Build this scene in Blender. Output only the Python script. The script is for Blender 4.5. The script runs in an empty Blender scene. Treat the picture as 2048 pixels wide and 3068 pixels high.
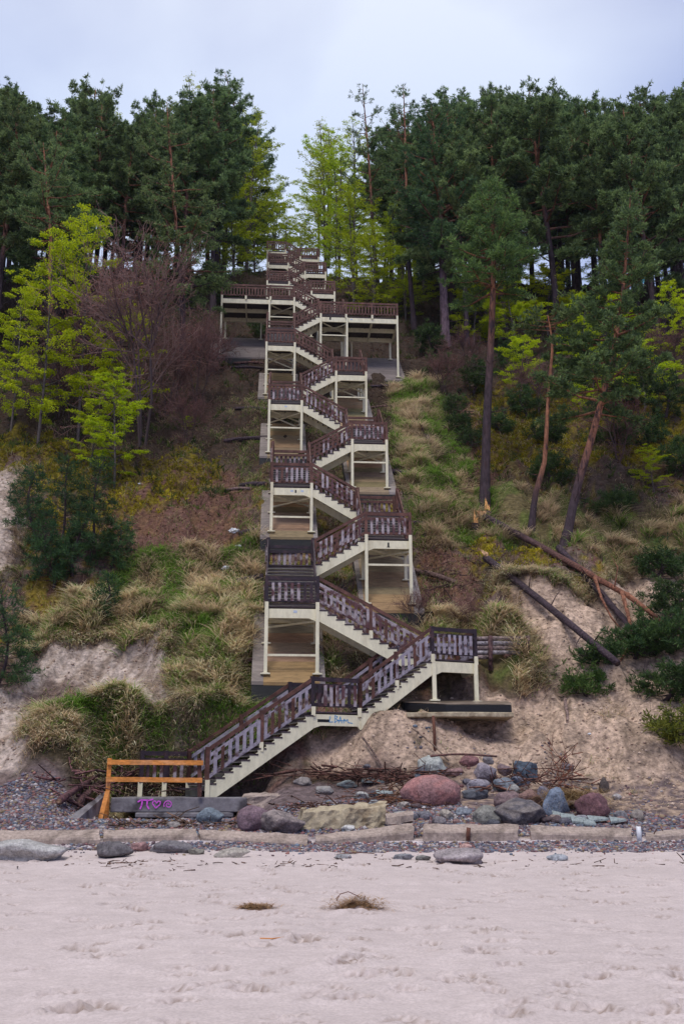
import bpy, math, random
import numpy as np
from mathutils import Vector, noise as mnoise

# ------------------------------------------------------------------ camera
PITCH = math.atan((2350 - 1534) / 2987.0)
YAW = math.atan(221 * math.cos(PITCH) / 2987.0)
CAM_H = 1.65
scene = bpy.context.scene
cam_d = bpy.data.cameras.new("camera")
cam = bpy.data.objects.new("camera", cam_d)
scene.collection.objects.link(cam)
cam.location = (0, 0, CAM_H)
cam.rotation_euler = (math.pi / 2 + PITCH, 0, -YAW)
cam_d.sensor_fit = 'HORIZONTAL'
cam_d.sensor_width = 24.0
cam_d.lens = 35.0
cam_d.clip_start = 0.1
cam_d.clip_end = 2000
scene.camera = cam

# ------------------------------------------------------------------ sky and sun
SUN_EL, SUN_ROT = math.radians(58), math.radians(200)
world = bpy.data.worlds.new("World")
scene.world = world
world.use_nodes = True
wn, wl = world.node_tree.nodes, world.node_tree.links
for n in list(wn): wn.remove(n)
w_out = wn.new('ShaderNodeOutputWorld'); w_bg = wn.new('ShaderNodeBackground')
w_sky = wn.new('ShaderNodeTexSky'); w_sky.sky_type = 'NISHITA'; w_sky.sun_disc = False
w_sky.sun_elevation = SUN_EL; w_sky.sun_rotation = SUN_ROT
w_sky.air_density = 1.0; w_sky.dust_density = 3.0
w_tc = wn.new('ShaderNodeTexCoord')
w_map = wn.new('ShaderNodeMapping'); w_map.inputs['Scale'].default_value = (1.0, 1.0, 1.7)
w_map.inputs['Location'].default_value = (0.55, 0.2, 0.35)
w_n = wn.new('ShaderNodeTexNoise'); w_n.inputs['Scale'].default_value = 2.6; w_n.inputs['Detail'].default_value = 5
w_n.inputs['Roughness'].default_value = 0.45; w_n.inputs['Distortion'].default_value = 0.25
w_cr = wn.new('ShaderNodeValToRGB')
w_cr.color_ramp.elements[0].position = 0.40; w_cr.color_ramp.elements[0].color = (2.35, 3.05, 6.1, 1)
w_cr.color_ramp.elements[1].position = 0.74; w_cr.color_ramp.elements[1].color = (6.4, 7.3, 9.3, 1)
w_sep = wn.new('ShaderNodeSeparateXYZ')
w_mr = wn.new('ShaderNodeMapRange'); w_mr.inputs['From Min'].default_value = 0.58; w_mr.inputs['From Max'].default_value = 0.95
w_mr.inputs['To Min'].default_value = 0.0; w_mr.inputs['To Max'].default_value = 1.0
w_mul = wn.new('ShaderNodeMixRGB'); w_mul.blend_type = 'MIX'; w_mul.inputs['Color2'].default_value = (11.0, 10.7, 10.2, 1)
w_dot = wn.new('ShaderNodeVectorMath'); w_dot.operation = 'DOT_PRODUCT'; w_dot.inputs[1].default_value = (-.045, .80, .60)
w_dr = wn.new('ShaderNodeMapRange'); w_dr.inputs['From Min'].default_value = .90; w_dr.inputs['From Max'].default_value = 1.0; w_dr.inputs['To Min'].default_value = -.14; w_dr.inputs['To Max'].default_value = .17
w_add = wn.new('ShaderNodeMath'); w_add.operation = 'ADD'; wl.new(w_dot.outputs['Value'], w_dr.inputs['Value']); wl.new(w_dr.outputs[0], w_add.inputs[0]); wl.new(w_n.outputs[0], w_add.inputs[1])
wl.new(w_tc.outputs['Generated'], w_dot.inputs[0])
w_mix = wn.new('ShaderNodeMixRGB'); w_mix.inputs['Fac'].default_value = 0.85
wl.new(w_tc.outputs['Generated'], w_map.inputs['Vector']); wl.new(w_map.outputs[0], w_n.inputs['Vector'])
wl.new(w_add.outputs[0], w_cr.inputs['Fac']); wl.new(w_tc.outputs['Generated'], w_sep.inputs[0])
wl.new(w_sep.outputs['Z'], w_mr.inputs['Value']); wl.new(w_cr.outputs['Color'], w_mul.inputs['Color1'])
wl.new(w_mr.outputs[0], w_mul.inputs['Fac'])
wl.new(w_sky.outputs['Color'], w_mix.inputs['Color1']); wl.new(w_mul.outputs[0], w_mix.inputs['Color2'])
wl.new(w_mix.outputs[0], w_bg.inputs['Color'])
w_bg.inputs['Strength'].default_value = 0.1
wl.new(w_bg.outputs[0], w_out.inputs['Surface'])
sun_d = bpy.data.lights.new("sun", 'SUN'); sun_d.energy = 1.5; sun_d.angle = math.radians(18); sun_d.color = (1, 0.965, 0.92)
sun = bpy.data.objects.new("sun", sun_d); scene.collection.objects.link(sun)
_sd = Vector((math.sin(SUN_ROT) * math.cos(SUN_EL), math.cos(SUN_ROT) * math.cos(SUN_EL), math.sin(SUN_EL)))
sun.rotation_euler = _sd.to_track_quat('Z', 'Y').to_euler()
scene.view_settings.view_transform = 'Standard'
scene.view_settings.look = 'None'
scene.view_settings.exposure = 0.30
scene.view_settings.gamma = 1.0
scene.render.engine = 'CYCLES'
scene.cycles.max_bounces = 5; scene.cycles.diffuse_bounces = 3; scene.cycles.glossy_bounces = 2
scene.cycles.transmission_bounces = 3; scene.cycles.transparent_max_bounces = 4
scene.cycles.use_denoising = True

rng = np.random.default_rng(11)
R = random.Random(5)

# ------------------------------------------------------------------ small vector and mesh helpers
def ray(px, py):
    "direction in the place, of a point of the photograph (2048 x 3068), used once to measure where things stand"
    xc = (px - 1024) / 2987.0; yc = (1534 - py) / 2987.0
    d = np.array([xc, math.cos(PITCH) - yc * math.sin(PITCH), math.sin(PITCH) + yc * math.cos(PITCH)])
    c, s = math.cos(YAW), math.sin(YAW)
    return np.array([d[0] * c + d[1] * s, -d[0] * s + d[1] * c, d[2]])

def at(px, py, v):
    d = ray(px, py); return d * (v / d[1]) + np.array([0, 0, CAM_H])

def on_plane(px, py, o, dr):
    "meet of the sight line with the upright plane through o along dr (2-D)"
    d = ray(px, py); n = np.array([-dr[1], dr[0]])
    t = (n @ np.array(o[:2])) / (n @ d[:2]); return d * t + np.array([0, 0, CAM_H])

def proj(P):
    P = np.asarray(P, float) - np.array([0, 0, CAM_H])
    c, s = math.cos(YAW), math.sin(YAW)
    x = P[..., 0] * c - P[..., 1] * s; y = P[..., 0] * s + P[..., 1] * c
    dz = y * math.cos(PITCH) + P[..., 2] * math.sin(PITCH); up = -y * math.sin(PITCH) + P[..., 2] * math.cos(PITCH)
    return 1024 + 2987 * x / dz, 1534 - 2987 * up / dz

# numpy gradient noise
_perm = np.random.default_rng(3).permutation(512)
_perm = np.concatenate([_perm, _perm, _perm])
_g2 = np.random.default_rng(4).normal(size=(512, 2)); _g2 /= np.linalg.norm(_g2, axis=1)[:, None]
def pn(x, y, seed=0):
    x = np.asarray(x, float) + seed * 37.7; y = np.asarray(y, float) + seed * 91.3
    xi = np.floor(x).astype(int); yi = np.floor(y).astype(int); xf = x - xi; yf = y - yi
    def g(i, j, dx, dy):
        h = _perm[(_perm[(xi + i) % 512] + (yi + j)) % 512]; v = _g2[h % 512]
        return v[..., 0] * dx + v[..., 1] * dy
    u = xf * xf * xf * (xf * (xf * 6 - 15) + 10); v = yf * yf * yf * (yf * (yf * 6 - 15) + 10)
    a = g(0, 0, xf, yf); b = g(1, 0, xf - 1, yf); c = g(0, 1, xf, yf - 1); d = g(1, 1, xf - 1, yf - 1)
    return (a + (b - a) * u) * (1 - v) + (c + (d - c) * u) * v
def fbm(x, y, o=4, seed=0):
    t = 0; a = 1.0; f = 1.0
    for i in range(o):
        t = t + a * pn(np.asarray(x) * f, np.asarray(y) * f, seed + i); a *= .5; f *= 2.03
    return t

def mesh_np(name, V, F, col=None, smooth=False):
    V = np.asarray(V, np.float32); F = np.asarray(F, np.int32)
    me = bpy.data.meshes.new(name); k = F.shape[1]
    me.vertices.add(len(V)); me.vertices.foreach_set('co', V.ravel())
    me.loops.add(F.size); me.loops.foreach_set('vertex_index', F.ravel())
    me.polygons.add(len(F)); me.polygons.foreach_set('loop_start', np.arange(0, F.size, k, dtype=np.int32))
    me.polygons.foreach_set('loop_total', np.full(len(F), k, np.int32))
    if smooth: me.polygons.foreach_set('use_smooth', np.ones(len(F), bool))
    me.update(calc_edges=True)
    if col is not None:
        set_col(me, col)
    return me
def set_col(me, col):
    ca = me.color_attributes.new('col', 'FLOAT_COLOR', 'POINT')
    c4 = np.ones((len(me.vertices), 4), np.float32); c4[:, :3] = col
    ca.data.foreach_set('color', c4.ravel())

COL = scene.collection
def link(o, parent=None):
    COL.objects.link(o)
    if parent is not None: o.parent = parent
    return o
def tag(o, label=None, cat=None, group=None, kind=None):
    if label: o['label'] = label
    if cat: o['category'] = cat
    if group: o['group'] = group
    if kind: o['kind'] = kind
    return o
def empty(name, loc=(0, 0, 0), **k):
    o = bpy.data.objects.new(name, None); o.location = loc; link(o); tag(o, **k); return o
def obj(name, me, mat=None, parent=None, **k):
    o = bpy.data.objects.new(name, me)
    if mat is not None and len(me.materials) == 0: me.materials.append(mat)
    link(o, parent); tag(o, **k); return o

class MB:
    "gathers prisms and boards, then becomes one mesh; points are in place coordinates, minus an origin"
    def __init__(s): s.v = []; s.f = []; s.c = []; s.mi = 0; s.m = []
    def add(s, v, f, c=(1, 1, 1)):
        n = len(s.v); s.v += [tuple(p) for p in v]; s.f += [[i + n for i in q] for q in f]; s.c += [c] * len(v); s.m += [s.mi] * len(f)
    def prism(s, pts, off, c=(1, 1, 1)):
        "polygon pts extruded by vector off"
        n = len(pts); a = [np.array(p, float) for p in pts]; b = [p + np.array(off, float) for p in a]
        s.add(a + b, [list(range(n)), list(range(2 * n - 1, n - 1, -1))] + [[i, i + n, (i + 1) % n + n, (i + 1) % n] for i in range(n)], c)
    def board(s, a, b, h, t, perp=(0, 1, 0), c=(1, 1, 1), drop=0.0):
        "upright board from a to b (top edge), height h downwards, thickness t along perp"
        a = np.array(a, float) + (0, 0, -drop); b = np.array(b, float) + (0, 0, -drop); pr = np.array(perp, float) * t
        dz = np.array([0, 0, -h]); s.prism([a - pr / 2, b - pr / 2, b + dz - pr / 2, a + dz - pr / 2], pr, c)
    def box(s, x0, x1, y0, y1, z0, z1, c=(1, 1, 1)):
        s.prism([(x0, y0, z0), (x1, y0, z0), (x1, y0, z1), (x0, y0, z1)], (0, y1 - y0, 0), c)
    def boxm(s, p, sx, sy, sz, c=(1, 1, 1)):
        s.box(p[0] - sx / 2, p[0] + sx / 2, p[1] - sy / 2, p[1] + sy / 2, p[2], p[2] + sz, c)
    def mesh(s, name, origin=(0, 0, 0)):
        me = bpy.data.meshes.new(name)
        o = np.array(origin, float)
        me.from_pydata([tuple(np.array(p) - o) for p in s.v], [], s.f); me.update()
        me.polygons.foreach_set('material_index', s.m)
        import bmesh
        bm = bmesh.new(); bm.from_mesh(me); bmesh.ops.recalc_face_normals(bm, faces=bm.faces); bm.to_mesh(me); bm.free()
        set_col(me, np.array(s.c, np.float32)); return me
    def build(s, name, mat, parent=None, origin=(0, 0, 0), **k):
        if not s.v: return None
        me = s.mesh(name, origin)
        for q in (mat if isinstance(mat, (list, tuple)) else [mat]): me.materials.append(q)
        return obj(name, me, None, parent, **k)

def segs(A, B, r0, r1, n=4, col=None):
    "straight tapering rods, all at once: vertices, quads, colours"
    A = np.asarray(A, float).reshape(-1, 3); B = np.asarray(B, float).reshape(-1, 3)
    r0 = np.broadcast_to(np.asarray(r0, float), (len(A),)); r1 = np.broadcast_to(np.asarray(r1, float), (len(A),))
    d = B - A; L = np.linalg.norm(d, axis=1, keepdims=True) + 1e-9; d /= L
    ref = np.where(np.abs(d[:, 2:3]) > .9, np.array([[1., 0, 0]]), np.array([[0, 0, 1.]]))
    u = np.cross(d, ref); u /= np.linalg.norm(u, axis=1, keepdims=True) + 1e-9; w = np.cross(d, u)
    a = np.arange(n) * 2 * np.pi / n
    ring = np.cos(a)[None, :, None] * u[:, None, :] + np.sin(a)[None, :, None] * w[:, None, :]
    V = np.concatenate([A[:, None, :] + ring * r0[:, None, None], B[:, None, :] + ring * r1[:, None, None]], 1)
    base = (np.arange(len(A)) * 2 * n)[:, None]
    F = np.stack([np.stack([base[:, 0] + i, base[:, 0] + (i + 1) % n, base[:, 0] + n + (i + 1) % n, base[:, 0] + n + i], 1) for i in range(n)], 1)
    C = None
    if col is not None:
        col = np.broadcast_to(np.asarray(col, float), (len(A), 3)); C = np.repeat(col, 2 * n, 0)
    return V.reshape(-1, 3), F.reshape(-1, 4), C

def tube(path, rad, n=8, rough=0.0, seed=0):
    "one continuous tube along a path"
    path = np.asarray(path, float); m = len(path); V = []; rr = np.random.default_rng(seed)
    t = np.gradient(path, axis=0); t /= np.linalg.norm(t, axis=1)[:, None] + 1e-9
    u = np.cross(t[0], [0.3, 1, 0.1]); u /= np.linalg.norm(u)
    for i in range(m):
        u = u - t[i] * (u @ t[i]); u /= np.linalg.norm(u); w = np.cross(t[i], u)
        for k in range(n):
            a = 2 * math.pi * k / n; r = rad[i] * (1 + rough * rr.normal() * .5)
            V.append(path[i] + (u * math.cos(a) + w * math.sin(a)) * r)
    F = [[i * n + k, i * n + (k + 1) % n, (i + 1) * n + (k + 1) % n, (i + 1) * n + k] for i in range(m - 1) for k in range(n)]
    V.append(path[0]); V.append(path[-1])
    F += [[len(V) - 2, (k + 1) % n, k, k] for k in range(0)]
    return np.array(V), F, m, n
def tube_mesh(name, path, rad, n=8, rough=0.0, seed=0, col=None, endcol=None):
    V, F, m, n = tube(path, rad, n, rough, seed)
    F = F + [[len(V) - 2, (k + 1) % n, k] for k in range(n)] + [[len(V) - 1, (m - 1) * n + k, (m - 1) * n + (k + 1) % n] for k in range(n)]
    me = bpy.data.meshes.new(name); me.from_pydata([tuple(v) for v in V], [], F); me.update()
    me.polygons.foreach_set('use_smooth', np.ones(len(me.polygons), bool))
    if col is not None:
        c = np.array([col(i / (m - 1)) for i in range(m)]); c = np.repeat(c, n, 0)
        e = endcol if endcol is not None else c[0]
        c = np.concatenate([c, [e], [e]]); set_col(me, c)
    return me

# ------------------------------------------------------------------ materials
def mat(name, rough=0.85, vcol=False, color=(.5, .5, .5), var=0.25, scale=6.0, stretch=(1, 1, 1), bump=0.3, bscale=20.0,
        color2=None, fac=(0.45, 0.6), trans=0.0, rnd=0.0, spec=0.3, metal=0.0, coords='Object', bdist=0.02, hue=0.0, fine=0.0, fscale=14):
    m = bpy.data.materials.new(name); m.use_nodes = True; N, Lk = m.node_tree.nodes, m.node_tree.links
    bs = N['Principled BSDF']; out = N['Material Output']
    bs.inputs['Roughness'].default_value = rough; bs.inputs['Specular IOR Level'].default_value = spec
    bs.inputs['Metallic'].default_value = metal
    tc = N.new('ShaderNodeTexCoord'); mp = N.new('ShaderNodeMapping'); mp.inputs['Scale'].default_value = stretch
    Lk.new(tc.outputs[coords], mp.inputs['Vector'])
    if vcol:
        at_ = N.new('ShaderNodeAttribute'); at_.attribute_name = 'col'; c = at_.outputs['Color']
    else:
        rg = N.new('ShaderNodeRGB'); rg.outputs[0].default_value = (*color, 1); c = rg.outputs[0]
    if color2 is not None:
        n2 = N.new('ShaderNodeTexNoise'); n2.inputs['Scale'].default_value = scale; n2.inputs['Detail'].default_value = 4
        Lk.new(mp.outputs[0], n2.inputs['Vector'])
        mr = N.new('ShaderNodeMapRange'); mr.inputs['From Min'].default_value = fac[0]; mr.inputs['From Max'].default_value = fac[1]
        Lk.new(n2.outputs[0], mr.inputs['Value'])
        mx = N.new('ShaderNodeMixRGB'); mx.inputs['Color2'].default_value = (*color2, 1)
        Lk.new(mr.outputs[0], mx.inputs['Fac']); Lk.new(c, mx.inputs['Color1']); c = mx.outputs[0]
    if var > 0:
        n1 = N.new('ShaderNodeTexNoise'); n1.inputs['Scale'].default_value = scale * 2.3; n1.inputs['Detail'].default_value = 6
        n1.inputs['Roughness'].default_value = .65
        Lk.new(mp.outputs[0], n1.inputs['Vector'])
        mr = N.new('ShaderNodeMapRange'); mr.inputs['From Min'].default_value = .3; mr.inputs['From Max'].default_value = .7
        mr.inputs['To Min'].default_value = 1 - var; mr.inputs['To Max'].default_value = 1 + var
        Lk.new(n1.outputs[0], mr.inputs['Value'])
        vm = N.new('ShaderNodeVectorMath'); vm.operation = 'SCALE'; Lk.new(c, vm.inputs[0]); Lk.new(mr.outputs[0], vm.inputs['Scale']); c = vm.outputs[0]
    if fine > 0:
        n3 = N.new('ShaderNodeTexNoise'); n3.inputs['Scale'].default_value = fscale; n3.inputs['Detail'].default_value = 5; n3.inputs['Roughness'].default_value = .7
        Lk.new(mp.outputs[0], n3.inputs['Vector']); mr3 = N.new('ShaderNodeMapRange'); mr3.inputs['From Min'].default_value = .34; mr3.inputs['From Max'].default_value = .6
        mr3.inputs['To Min'].default_value = 1 - fine; mr3.inputs['To Max'].default_value = 1 + fine * .35
        Lk.new(n3.outputs[0], mr3.inputs['Value']); v3 = N.new('ShaderNodeVectorMath'); v3.operation = 'SCALE'; Lk.new(c, v3.inputs[0]); Lk.new(mr3.outputs[0], v3.inputs['Scale']); c = v3.outputs[0]
    if rnd > 0:
        oi = N.new('ShaderNodeObjectInfo'); mr = N.new('ShaderNodeMapRange')
        mr.inputs['To Min'].default_value = 1 - rnd; mr.inputs['To Max'].default_value = 1 + rnd
        Lk.new(oi.outputs['Random'], mr.inputs['Value'])
        hs = N.new('ShaderNodeHueSaturation'); Lk.new(c, hs.inputs['Color']); Lk.new(mr.outputs[0], hs.inputs['Value'])
        if hue > 0:
            m2 = N.new('ShaderNodeMath'); m2.operation = 'MULTIPLY'; m2.inputs[1].default_value = 7.31; Lk.new(oi.outputs['Random'], m2.inputs[0])
            m3 = N.new('ShaderNodeMath'); m3.operation = 'FRACT'; Lk.new(m2.outputs[0], m3.inputs[0])
            m4 = N.new('ShaderNodeMapRange'); m4.inputs['To Min'].default_value = .5 - hue; m4.inputs['To Max'].default_value = .5 + hue
            Lk.new(m3.outputs[0], m4.inputs['Value']); Lk.new(m4.outputs[0], hs.inputs['Hue'])
        c = hs.outputs[0]
    Lk.new(c, bs.inputs['Base Color'])
    if bump > 0:
        nb = N.new('ShaderNodeTexNoise'); nb.inputs['Scale'].default_value = bscale; nb.inputs['Detail'].default_value = 5
        Lk.new(mp.outputs[0], nb.inputs['Vector'])
        bp = N.new('ShaderNodeBump'); bp.inputs['Strength'].default_value = bump; bp.inputs['Distance'].default_value = bdist
        Lk.new(nb.outputs[0], bp.inputs['Height']); Lk.new(bp.outputs[0], bs.inputs['Normal'])
    if trans > 0:
        tr = N.new('ShaderNodeBsdfTranslucent'); Lk.new(c, tr.inputs['Color'])
        ms = N.new('ShaderNodeMixShader'); ms.inputs[0].default_value = trans
        Lk.new(bs.outputs[0], ms.inputs[1]); Lk.new(tr.outputs[0], ms.inputs[2]); Lk.new(ms.outputs[0], out.inputs['Surface'])
    return m

M_sand = mat('beach_sand', .95, vcol=True, var=.07, scale=1.2, fine=.16, fscale=30, bump=.5, bscale=9, bdist=.03, spec=.1)
M_hill = mat('hillside_soil', .95, vcol=True, var=.25, scale=1.4, fine=.5, fscale=5.5, bump=1.0, bscale=6, bdist=.14, spec=.1)
M_cream = mat('cream_painted_steel', .5, color=(.74, .69, .50), var=.10, scale=1.6, stretch=(1, 1, .45), bump=.05, bscale=40, color2=(.42, .33, .20), fac=(.54, 1.0), fine=.10, fscale=9)
M_brown = mat('brown_stained_wood', .6, color=(.080, .034, .026), var=.4, scale=2.5, stretch=(1, 1, 1), bump=.3, bscale=30, color2=(.15, .068, .052), fac=(.4, .7))
M_dark = mat('dark_wet_wood', .5, color=(.028, .018, .024), var=.35, scale=3, bump=.3, bscale=30, color2=(.09, .045, .05), fac=(.5, .75))
M_grey = mat('weathered_lilac_wood', .7, color=(.32, .285, .335), var=.25, scale=3, bump=.3, bscale=30, color2=(.09, .05, .05), fac=(.53, .64))
M_slatmix = mat('half_weathered_wood', .7, color=(.36, .31, .33), var=.25, scale=2.6, bump=.3, bscale=30, color2=(.10, .045, .05), fac=(.44, .56))
M_tread = mat('tread_boards', .6, color=(.055, .038, .045), var=.4, scale=3, bump=.3, bscale=25)
M_orange = mat('fresh_orange_timber', .65, color=(.66, .25, .055), var=.3, fine=.3, fscale=18, scale=3, stretch=(.4, 1, 1), bump=.15, bscale=30, color2=(.80, .42, .22), fac=(.5, .8))
M_conc = mat('old_concrete', .9, color=(.38, .30, .255), fine=.35, var=.22, scale=2.2, bump=.6, bscale=12, color2=(.22, .17, .14), fac=(.50, .74))
M_conc2 = mat('wet_dark_concrete', .6, color=(.20, .185, .195), var=.3, scale=2.2, bump=.5, bscale=12, color2=(.07, .06, .065), fac=(.5, .66))
M_yconc = mat('yellowed_concrete', .9, color=(.42, .35, .24), var=.3, scale=2.5, bump=.9, bscale=7, color2=(.26, .2, .13), fac=(.48, .66), bdist=.06)
M_wet = mat('wet_concrete_top', .35, color=(.17, .13, .10), var=.3, scale=1.5, bump=.3, bscale=10, color2=(.30, .24, .19), fac=(.5, .65), spec=.5)
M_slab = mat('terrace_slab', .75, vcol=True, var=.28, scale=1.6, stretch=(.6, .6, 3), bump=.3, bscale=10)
M_rock = mat('boulder_stone', .75, vcol=True, var=.35, scale=3.5, fine=.4, fscale=22, bump=.9, bscale=9, bdist=.05)
M_peb = mat('pebbles', .6, vcol=True, var=.12, scale=20, bump=0)
M_bark = mat('pine_bark', .9, vcol=True, var=.55, scale=4.5, stretch=(1, 1, .3), bump=1.0, bscale=9, bdist=.08, rnd=.15, color2=(.06, .035, .038), fac=(.52, .66))
M_log = mat('dead_log_wood', .85, vcol=True, var=.5, scale=4, fine=.6, fscale=9, bump=1.0, bscale=10, bdist=.06)
M_need = mat('pine_needles', .6, vcol=True, var=0, bump=0, trans=.35, rnd=.22, hue=.012, spec=.2)
M_leaf = mat('fresh_beech_leaves', .6, vcol=True, var=0, bump=0, trans=.48, rnd=.10, hue=.01, spec=.2)
M_twig = mat('bare_twigs', .9, vcol=True, var=0, bump=0)
M_grass = mat('grass_blades', .8, vcol=True, var=0, bump=0, trans=.35, spec=.15)
M_pink = mat('pink_spray_paint', .5, color=(.75, .12, .72), var=.1, bump=0)
M_blue = mat('blue_spray_paint', .5, color=(.03, .25, .55), var=.1, bump=0)
M_pale = mat('faded_blue_paint', .6, color=(.45, .52, .62), var=.2, bump=0)
M_black = mat('black_bitumen', .5, color=(.012, .012, .014), var=.3, bump=.3)
M_white = mat('white_plastic', .4, color=(.75, .76, .78), var=.1, bump=.2)
M_teal = mat('teal_plastic', .4, color=(.12, .45, .6), var=.2, bump=.2)
M_rust = mat('rusty_iron', .9, color=(.14, .06, .04), var=.4, bump=.5)

# ------------------------------------------------------------------ terrain
_PV = np.array([(-400, -.5), (-5, -.25), (10, 0), (20, .05), (24.3, .26), (25.2, .42), (28, .9), (30.5, 1.3), (31.8, 1.75), (33.5, 3.5), (35.8, 4.85),
                (39.7, 8.4), (43.7, 11.6), (47.6, 15.5), (51.5, 18.7), (59.4, 25.1), (63.3, 28.4), (67.2, 31.4), (75, 38), (83, 44.8),
                (91, 51), (96, 54), (105, 56.5), (140, 60), (400, 62)], float)
BLOBS = [  # u, v, radius u, radius v, height : hollows and humps
    (-5.0, 37.2, 2.6, 2.0, -1.0), (-6.3, 34.2, 3.0, 1.0, .7), (-3.0, 38.5, 2.0, 3.0, .5), (-9.0, 40, 2.0, 5, -1.0),
    (9.5, 34.5, 3.0, 3.0, -.7), (13.5, 36, 3, 3.5, .8), (12.5, 43.0, 4.0, 1.6, .7), (4.2, 33.2, 1.4, 1.2, .7), (2.2, 33.4, 1.0, 1.0, -.6),
    (7.3, 36.5, 2.0, 2.0, .4), (-14, 45, 5, 7, .8), (18, 50, 6, 8, .8), (9.6, 38.5, 1.6, 2.5, .5)]
def T(u, v):
    u = np.asarray(u, float); v = np.asarray(v, float)
    wv = v + .9 * pn(u * .22, v * .10, 7) * np.clip((v - 28) / 5, 0, 1)
    z = np.interp(wv, _PV[:, 0], _PV[:, 1])
    for a, b, ra, rb, h in BLOBS: z = z + h * np.exp(-((u - a) / ra) ** 2 - ((v - b) / rb) ** 2)
    k = np.clip((v - 30.5) / 4, 0, 1); kc = 1 - .6 * np.exp(-((u - 2.6) / 4.2) ** 2)
    z = z + k * kc * (.85 * fbm(u * .16, v * .16, 3, 1) + .42 * fbm(u * .75, v * .6, 4, 2))
    e = fbm(u * .5, v * .35, 3, 21)                                  # little slumped scarps
    z = z + k * kc * .35 * np.tanh(6 * (e - .08))
    z = z + k * kc * .10 * np.abs(fbm(u * 2.1, v * 1.5, 3, 8)) * -1.6
    z = z + .05 * np.clip((v - 24) / 3, 0, 1) * fbm(u * 1.3, v * 1.3, 3, 5)
    z = z + .05 * fbm(u * .3, v * .2, 2, 6)
    bx = 1 / (1 + np.exp(-(u + 5.6) * 4)) / (1 + np.exp((u + .1) * 4)) / (1 + np.exp(-(v - 28.0) * 2.2)) / (1 + np.exp((v - 34.1) * 6))
    z = z * (1 - bx) + np.minimum(z, .52) * bx                      # hollow under the foot of the stairs
    return z
def hit(px, py, vmax=110):
    d = ray(px, py); vs = np.arange(5, vmax, .05); t = vs / d[1]
    P = d[None] * t[:, None] + np.array([0, 0, CAM_H]); g = T(P[:, 0], P[:, 1])
    i = np.argmax(P[:, 2] < g); return P[i] if (P[:, 2] < g).any() else P[-1]

def inpoly(u, v, poly):
    r = np.zeros(np.shape(u), bool); n = len(poly)
    for i in range(n):
        x0, y0 = poly[i]; x1, y1 = poly[(i + 1) % n]
        c = ((y0 > v) != (y1 > v)) & (u < (x1 - x0) * (v - y0) / (y1 - y0 + 1e-12) + x0); r ^= c
    return r
def ground_poly(pts):
    "outline on the slope, measured once from the photograph and kept as ground coordinates"
    return [tuple(hit(x, y)[:2]) for x, y in pts]
ZONES = {
 'sand': [ground_poly(p) for p in (
    [(40, 1960), (200, 1925), (330, 1905), (480, 1920), (530, 2010), (575, 2120), (560, 2190), (470, 2130), (400, 2065), (250, 2075), (150, 2040), (60, 2040)],
    [(-60, 1400), (50, 1430), (70, 1560), (40, 1720), (-60, 1760)], [(-60, 2050), (50, 2070), (110, 2160), (60, 2290), (-60, 2330)],
    [(1500, 1740), (1560, 1720), (1700, 1760), (1820, 1730), (1900, 1690), (2120, 1650), (2120, 2420), (1780, 2460), (1400, 2320), (1200, 2300),
     (950, 2310), (900, 2250), (960, 2150), (1130, 2150), (1210, 2080), (1500, 2085), (1620, 2060), (1600, 1950), (1540, 1850)])],
 'moss': [ground_poly(p) for p in (
    [(-60, 1270), (150, 1290), (420, 1400), (520, 1350), (660, 1370), (660, 1430), (520, 1500), (400, 1560), (330, 1640), (100, 1500), (-60, 1380)],
    [(1400, 1160), (1700, 1120), (2120, 1160), (2120, 1400), (1700, 1420), (1440, 1400)],
    [(1380, 1600), (1480, 1640), (1600, 1640), (1690, 1700), (1560, 1705), (1440, 1690)])],
 'grass': [ground_poly(p) for p in (
    [(60, 1850), (250, 1760), (420, 1660), (560, 1640), (780, 1590), (800, 2170), (700, 2230), (600, 2270), (570, 2080), (500, 1900), (300, 1890), (120, 1930)],
    [(90, 2110), (250, 2085), (400, 2075), (520, 2190), (600, 2260), (560, 2320), (400, 2300), (120, 2240)],
    [(780, 1900), (980, 1880), (1010, 2060), (800, 2120)],
    [(1160, 1130), (1290, 1140), (1370, 1300), (1440, 1480), (1460, 1600), (1320, 1640), (1240, 1600), (1200, 1400)],
    [(1250, 1830), (1440, 1850), (1580, 1900), (1640, 1990), (1600, 2080), (1480, 2060), (1400, 1960), (1260, 1920)],
    [(1420, 1450), (1700, 1490), (2120, 1490), (2120, 1640), (1800, 1680), (1480, 1620)])],
 'litter': [ground_poly(p) for p in (
    [(300, 1440), (700, 1400), (760, 1560), (620, 1660), (400, 1680), (300, 1600)], [(1300, 1250), (1500, 1250), (1520, 1430), (1380, 1470)],
    [(1250, 1600), (1420, 1680), (1420, 1830), (1260, 1830)])],
}
def zone(name, u, v):
    "soft, noise-broken membership"
    w = .55; uu = u + w * pn(u * .9, v * .9, 31) + .25 * pn(u * 3, v * 3, 33); vv = v + w * pn(u * .9, v * .9, 32) + .25 * pn(u * 3, v * 3, 34)
    r = np.zeros(np.shape(u), float)
    for du, dv in ((0, 0), (.25, 0), (-.25, 0), (0, .25), (0, -.25)):
        h = np.zeros(np.shape(u), bool)
        for p in ZONES[name]: h |= inpoly(uu + du, vv + dv, p)
        r += h * .2
    return r
def grid(us, vs, zf, cf, name, m, **k):
    U, Vv = np.meshgrid(us, vs); Z = zf(U, Vv); V = np.stack([U.ravel(), Vv.ravel(), Z.ravel()], 1)
    nu = len(us); nv = len(vs); i = (np.arange(nv - 1)[:, None] * nu + np.arange(nu - 1)[None]).ravel()
    F = np.stack([i, i + 1, i + nu + 1, i + nu], 1); c = cf(U, Vv).reshape(-1, 3)
    return obj(name, mesh_np(name, V, F, c, True), m, **k)

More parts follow.
